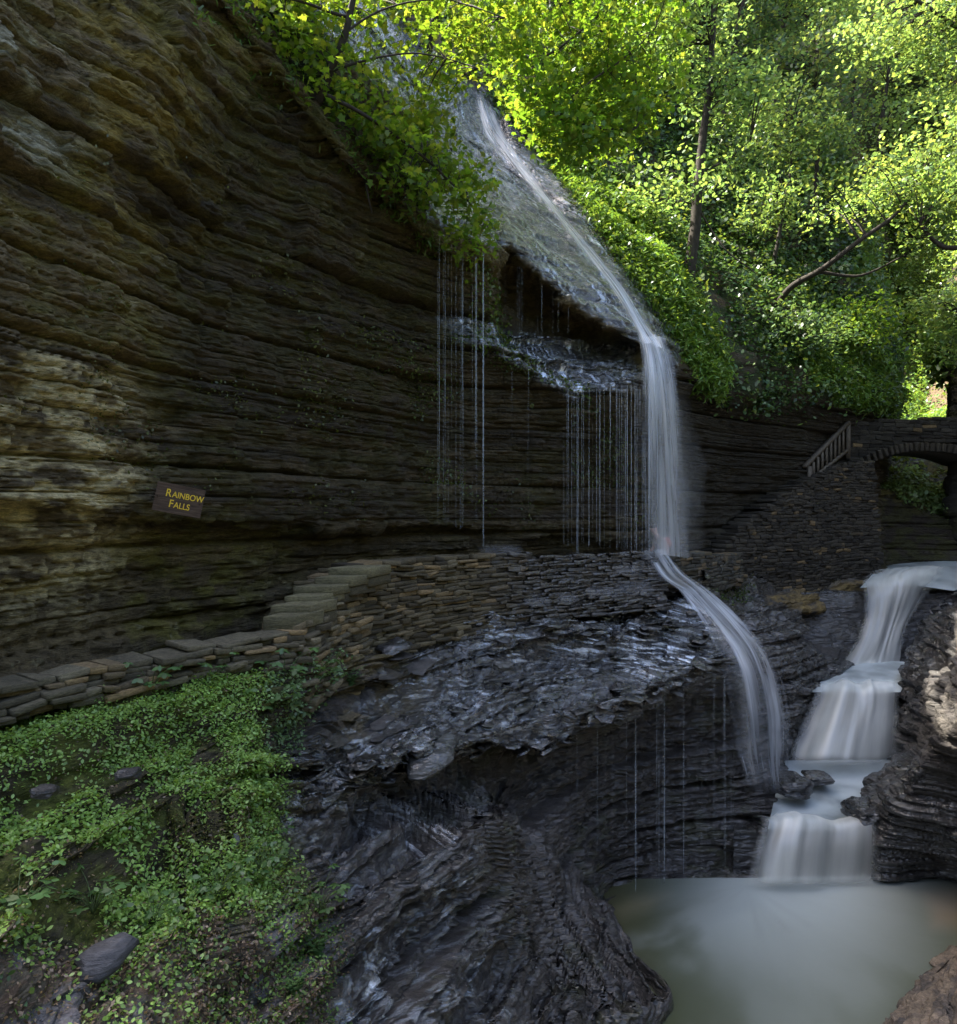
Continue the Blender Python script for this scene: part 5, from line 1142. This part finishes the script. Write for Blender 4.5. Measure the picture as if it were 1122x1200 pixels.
# the wood behind: rows of trees up the slope, every one its own
rowsB = []
k = 0
for yy, xs in ((90, [690, 745, 800, 870, 930, 985]), (10, [660, 720, 775, 835, 900, 960, 1000]), (180, [840, 905, 960, 1005]), (300, [960, 1015]), (-50, [600, 640, 700, 770, 840, 910, 970])):
    for x in xs:
        b = on_hill(x + random.uniform(-12, 12), yy + random.uniform(-15, 15)); k += 1
        hgt = random.uniform(7, 12); lean = np.array([random.uniform(-.6, 1.2), -random.uniform(.2, 1.6), 0])
        top = b + lean * 1.2 + [0, 0, hgt]; mid = (b + top) / 2 + [random.uniform(-.3, .3), -.3, 0]
        cr = [((mid + top) / 2 + lean * .5 + [0, 0, .6], (2.4, 2.0, hgt * .32), 42), (mid + lean, (2.0, 1.7, 1.4), 16)]
        rowsB.append((b, [b - [0, 0, .5], mid, top], cr, k, yy))
nm = {90: 'on the middle of the wooded slope', 10: 'high on the wooded slope', 180: 'on the slope right of the tall bare trunk', 300: 'low on the slope above the bridge', -50: 'on the topmost part of the wooded slope'}
cnt = {}
ORD = ['leftmost', 'second from the left', 'third from the left', 'fourth from the left', 'fifth from the left', 'sixth from the left', 'seventh from the left', 'eighth from the left', 'ninth from the left']
for b, pts, cr, k, yy in rowsB:
    i = cnt.get(yy, 0); cnt[yy] = i + 1
    tree('forest_tree', 'green tree %s, %s' % (nm[yy], ORD[i]), b, pts, random.uniform(.09, .17), cr, GRN[k % 4], .19, per=26, sray=(.6, 1.1), yellow=.35, group='trees on the wooded slope')
j = 0
for x, y in ((1040, 300), (1050, 180), (1060, 380), (1085, 425), (1105, 300), (1135, 360), (1150, 240), (1110, 180), (1170, 120), (1080, 70), (1140, 10), (1010, 60), (1030, -40), (1190, 20)):
    b = on_hill(x, y, True); hgt = random.uniform(8, 12); top = b + [random.uniform(-1, .5), -1, hgt]; mid = (b + top) / 2; 
    cr = [((mid + top) / 2 + [0, 0, .8], (3.2, 2.5, hgt * .34), 46), (mid + [0, 0, -.5], (2.6, 2.2, 1.8), 20)]
    tree('forest_tree', 'hazy tree beyond the bridge, %s' % (['low on the left side of the gap', 'tall one left of the gap', 'lowest one in the gap', 'small bright one seen through the gap', 'middle of the right slope', 'just right of the gap', 'upper right slope beside the edge', 'upper middle slope', 'high at the right edge', 'high over the gap', 'topmost on the right', 'high on the left side', 'topmost on the left', 'outermost on the right'][j]), b, [b - [0, 0, .5], mid, top], .16, cr, GRN[(j + 1) % 4] if y < 290 else (.16, .27, .07), .26, per=30, sray=(.9, 1.5), yellow=.45, group='trees on the far hillside')
    j += 1
# slim stem in the bright gap
b = W3(1053, 480, 34); tree('sapling', 'thin bare stemmed sapling in the bright gap above the bridge', b, [b, W3(1056, 455, 34), W3(1060, 425, 34)], .05, [(W3(1062, 415, 34), (1.2, 1, .7), 14)], (.09, .19, .03), .15, per=26, sray=(.4, .7))
# right bank trees leaning in over the stream
rv = rightG.reshape(-1, 3)
for i, (root_, pts, cr, lab) in enumerate([
    (W3(1230, 330, 22), [W3(1230,340,22),W3(1180,290,21.5),W3(1110,290,21),W3(1080,262,21)], [(W3(1110,240,21), (1.6,1.3,1.2), 40),(W3(1160,300,21.3), (1.4,1.2,1.0), 24)], 'dark limbed tree reaching in from the right edge below the treetops'),
    (W3(1250, 200, 23), [W3(1250,220,23),W3(1200,120,22.5),W3(1130,40,22),W3(1060,-10,22)], [(W3(1080,20,22), (2.2,1.6,1.3), 60),(W3(1150,80,22), (1.8,1.5,1.4), 50)], 'tree spreading pale sunlit leaves across the top right corner'),
    (W3(1240, 430, 26), [W3(1240,440,26),W3(1190,400,25.5),W3(1130,370,25)], [(W3(1135,395,25), (1.3,1.0,.9), 36),(W3(1110,350,25), (1.5,1.2,.6), 26)], 'low leafy tree hanging over the rock pier at the right edge')]):
    tree('overhanging_tree', lab, root_, pts, .12, cr, [GRN[1], GRN[3], GRN[3]][i], .15, per=36, sray=(.4, .8), yellow=.4)

# ================================================================== SINGLE PLANTS ON THE BANK
bp = bankG.reshape(-1, 3); bpx, bpy_ = proj(bp)
def plant_proto(kind):
    root = empty('leafy_plant' if kind != 'fern' else 'fern_plant', (0, 0, 0), '', 'plant')
    C, Nn, Dd, S, tw = [], [], [], [], []
    n = 16 if kind == 'herb' else 10
    for i in range(n):
        a = i * 2.4; L = random.uniform(.12, .3); tip = np.array([math.cos(a) * L * .8, math.sin(a) * L * .8, L * random.uniform(.5, 1.1)])
        stem = curve_pts([[0, 0, 0], tip * [.4, .4, .7], tip], 4); tw.append((stem, np.linspace(.004, .002, len(stem))))
        if kind == 'herb':
            for q_ in range(5):
                d = np.array([math.cos(a + q_ * 1.26), math.sin(a + q_ * 1.26), .1]); C.append(tip + d * .025); Nn.append([random.gauss(0, .3), random.gauss(0, .3) - .3, 1]); Dd.append(d); S.append(random.uniform(.05, .085))
        else:
            for q_ in np.linspace(.15, 1, 14):
                p_ = stem[int(q_ * (len(stem) - 1))]
                for s_ in (-1, 1):
                    d = np.array([-math.sin(a) * s_, math.cos(a) * s_, -.1]); w_ = .07 * (1.1 - q_); C.append(p_ + d * w_ * .4); Nn.append([0, -.2, 1]); Dd.append(d); S.append(w_ + .01)
    tubes_obj('stem', tw, M_GC_STEM, root, 4)
    leaf_obj('foliage', np.array(C), np.array(Nn, float), np.array(S), DIAMOND, (.075, .155, .05), M_GC, root, D=np.array(Dd), yellow=.15)
    return root
M_GC_STEM = simple_mat('plant_stem', (.06, .09, .03), .7)
protos = {'herb': plant_proto('herb'), 'fern': plant_proto('fern')}; usedp = set()
plants = [(352, 768, 1.5, 'herb', 'tallest leafy plant growing at the foot of the stone steps'), (335, 800, 1.5, 'herb', 'pale leafy clump below the steps on the stone footing'), (372, 800, 1.2, 'herb', 'leafy clump on the rock edge right of the green slope top'),
  (318, 836, 1.2, 'herb', 'drooping leafy plant over the brown stones below the steps'), (350, 838, 1.0, 'herb', 'small pale plant left of the wet rock seam'), (412, 802, 1.0, 'fern', 'grassy tuft alone on the bare bedded rock'),
  (375, 1072, 1.1, 'herb', 'bright five leaved plant alone on the brown litter by the wet rock'), (306, 1025, .9, 'herb', 'pale seedling cluster on the moss at the right of the green slope'), (322, 984, .8, 'herb', 'small plant on the dark earth above the moss edge'),
  (255, 1052, .9, 'herb', 'seedling cluster in the leaf litter below the moss'), (110, 1072, 1.0, 'herb', 'yellow green plant beside the grey slab on the lower slope'), (20, 1082, 1.1, 'herb', 'yellow green plant at the lower left edge'),
  (180, 1084, .8, 'herb', 'little plant in the litter below the middle of the slope'), (370, 1120, 1.0, 'fern', 'fern lying over the litter near the bottom of the wet rock'), (345, 1165, .9, 'fern', 'small fern near the bottom edge of the litter'),
  (250, 800, 1.1, 'herb', 'leafy plant at the top of the green slope under the parapet'), (180, 812, 1.1, 'herb', 'light green plant on the slope top below the low parapet')]
def copy_tree(o, parent=None):
    c_ = o.copy(); COL.objects.link(c_); c_.parent = parent
    for ch in [x for x in bpy.data.objects if x.parent == o]: copy_tree(ch, c_)
    return c_
for x, y, s_, kd, lab in plants:
    i = np.argmin((bpx - x) ** 2 + (bpy_ - y) ** 2)
    o = copy_tree(protos[kd]) if kd in usedp else protos[kd]; usedp.add(kd)
    o.location = tuple(float(v) for v in bp[i]); o.rotation_euler = (0, 0, random.random() * 6); o.scale = (s_,) * 3
    o['label'] = lab; o['group'] = 'small plants on the bank'

# ================================================================== CAMERA, SKY, SUN
cam = bpy.data.cameras.new('camera'); co = bpy.data.objects.new('camera', cam); COL.objects.link(co)
cam.sensor_fit = 'HORIZONTAL'; cam.sensor_width = 36; cam.lens = F / 1122 * 36; cam.clip_end = 600; cam.clip_start = .05
co.location = (0, 0, 0); co.rotation_euler = (math.radians(90), 0, 0); sc.camera = co
EL, AZ = 56, -68
w = bpy.data.worlds.new('World'); sc.world = w; w.use_nodes = True; nt = w.node_tree
sky = nt.nodes.new('ShaderNodeTexSky'); sky.sky_type = 'NISHITA'; sky.sun_disc = False
sky.sun_elevation = math.radians(EL); sky.sun_rotation = math.radians(AZ)
bg = nt.nodes['Background']; nt.links.new(sky.outputs[0], bg.inputs[0]); bg.inputs[1].default_value = .15; sky.dust_density = 4; sky.ozone_density = .5; sky.air_density = .8
sl = bpy.data.lights.new('sun', 'SUN'); sl.energy = 5; sl.angle = math.radians(.53); sl.color = (1, .95, .84)
so = bpy.data.objects.new('sun', sl); COL.objects.link(so)
from mathutils import Vector
sd = Vector((math.sin(math.radians(AZ)) * math.cos(math.radians(EL)), math.cos(math.radians(AZ)) * math.cos(math.radians(EL)), math.sin(math.radians(EL))))
so.rotation_euler = sd.to_track_quat('Z', 'Y').to_euler()
sc.view_settings.view_transform = 'Standard'; sc.view_settings.look = 'None'; sc.view_settings.exposure = 2.4; sc.view_settings.gamma = 1
sc.cycles.max_bounces = 5; sc.cycles.transparent_max_bounces = 14; sc.cycles.diffuse_bounces = 3; sc.cycles.glossy_bounces = 2; sc.cycles.use_denoising = True
sc.cycles.caustics_reflective = False; sc.cycles.caustics_refractive = False
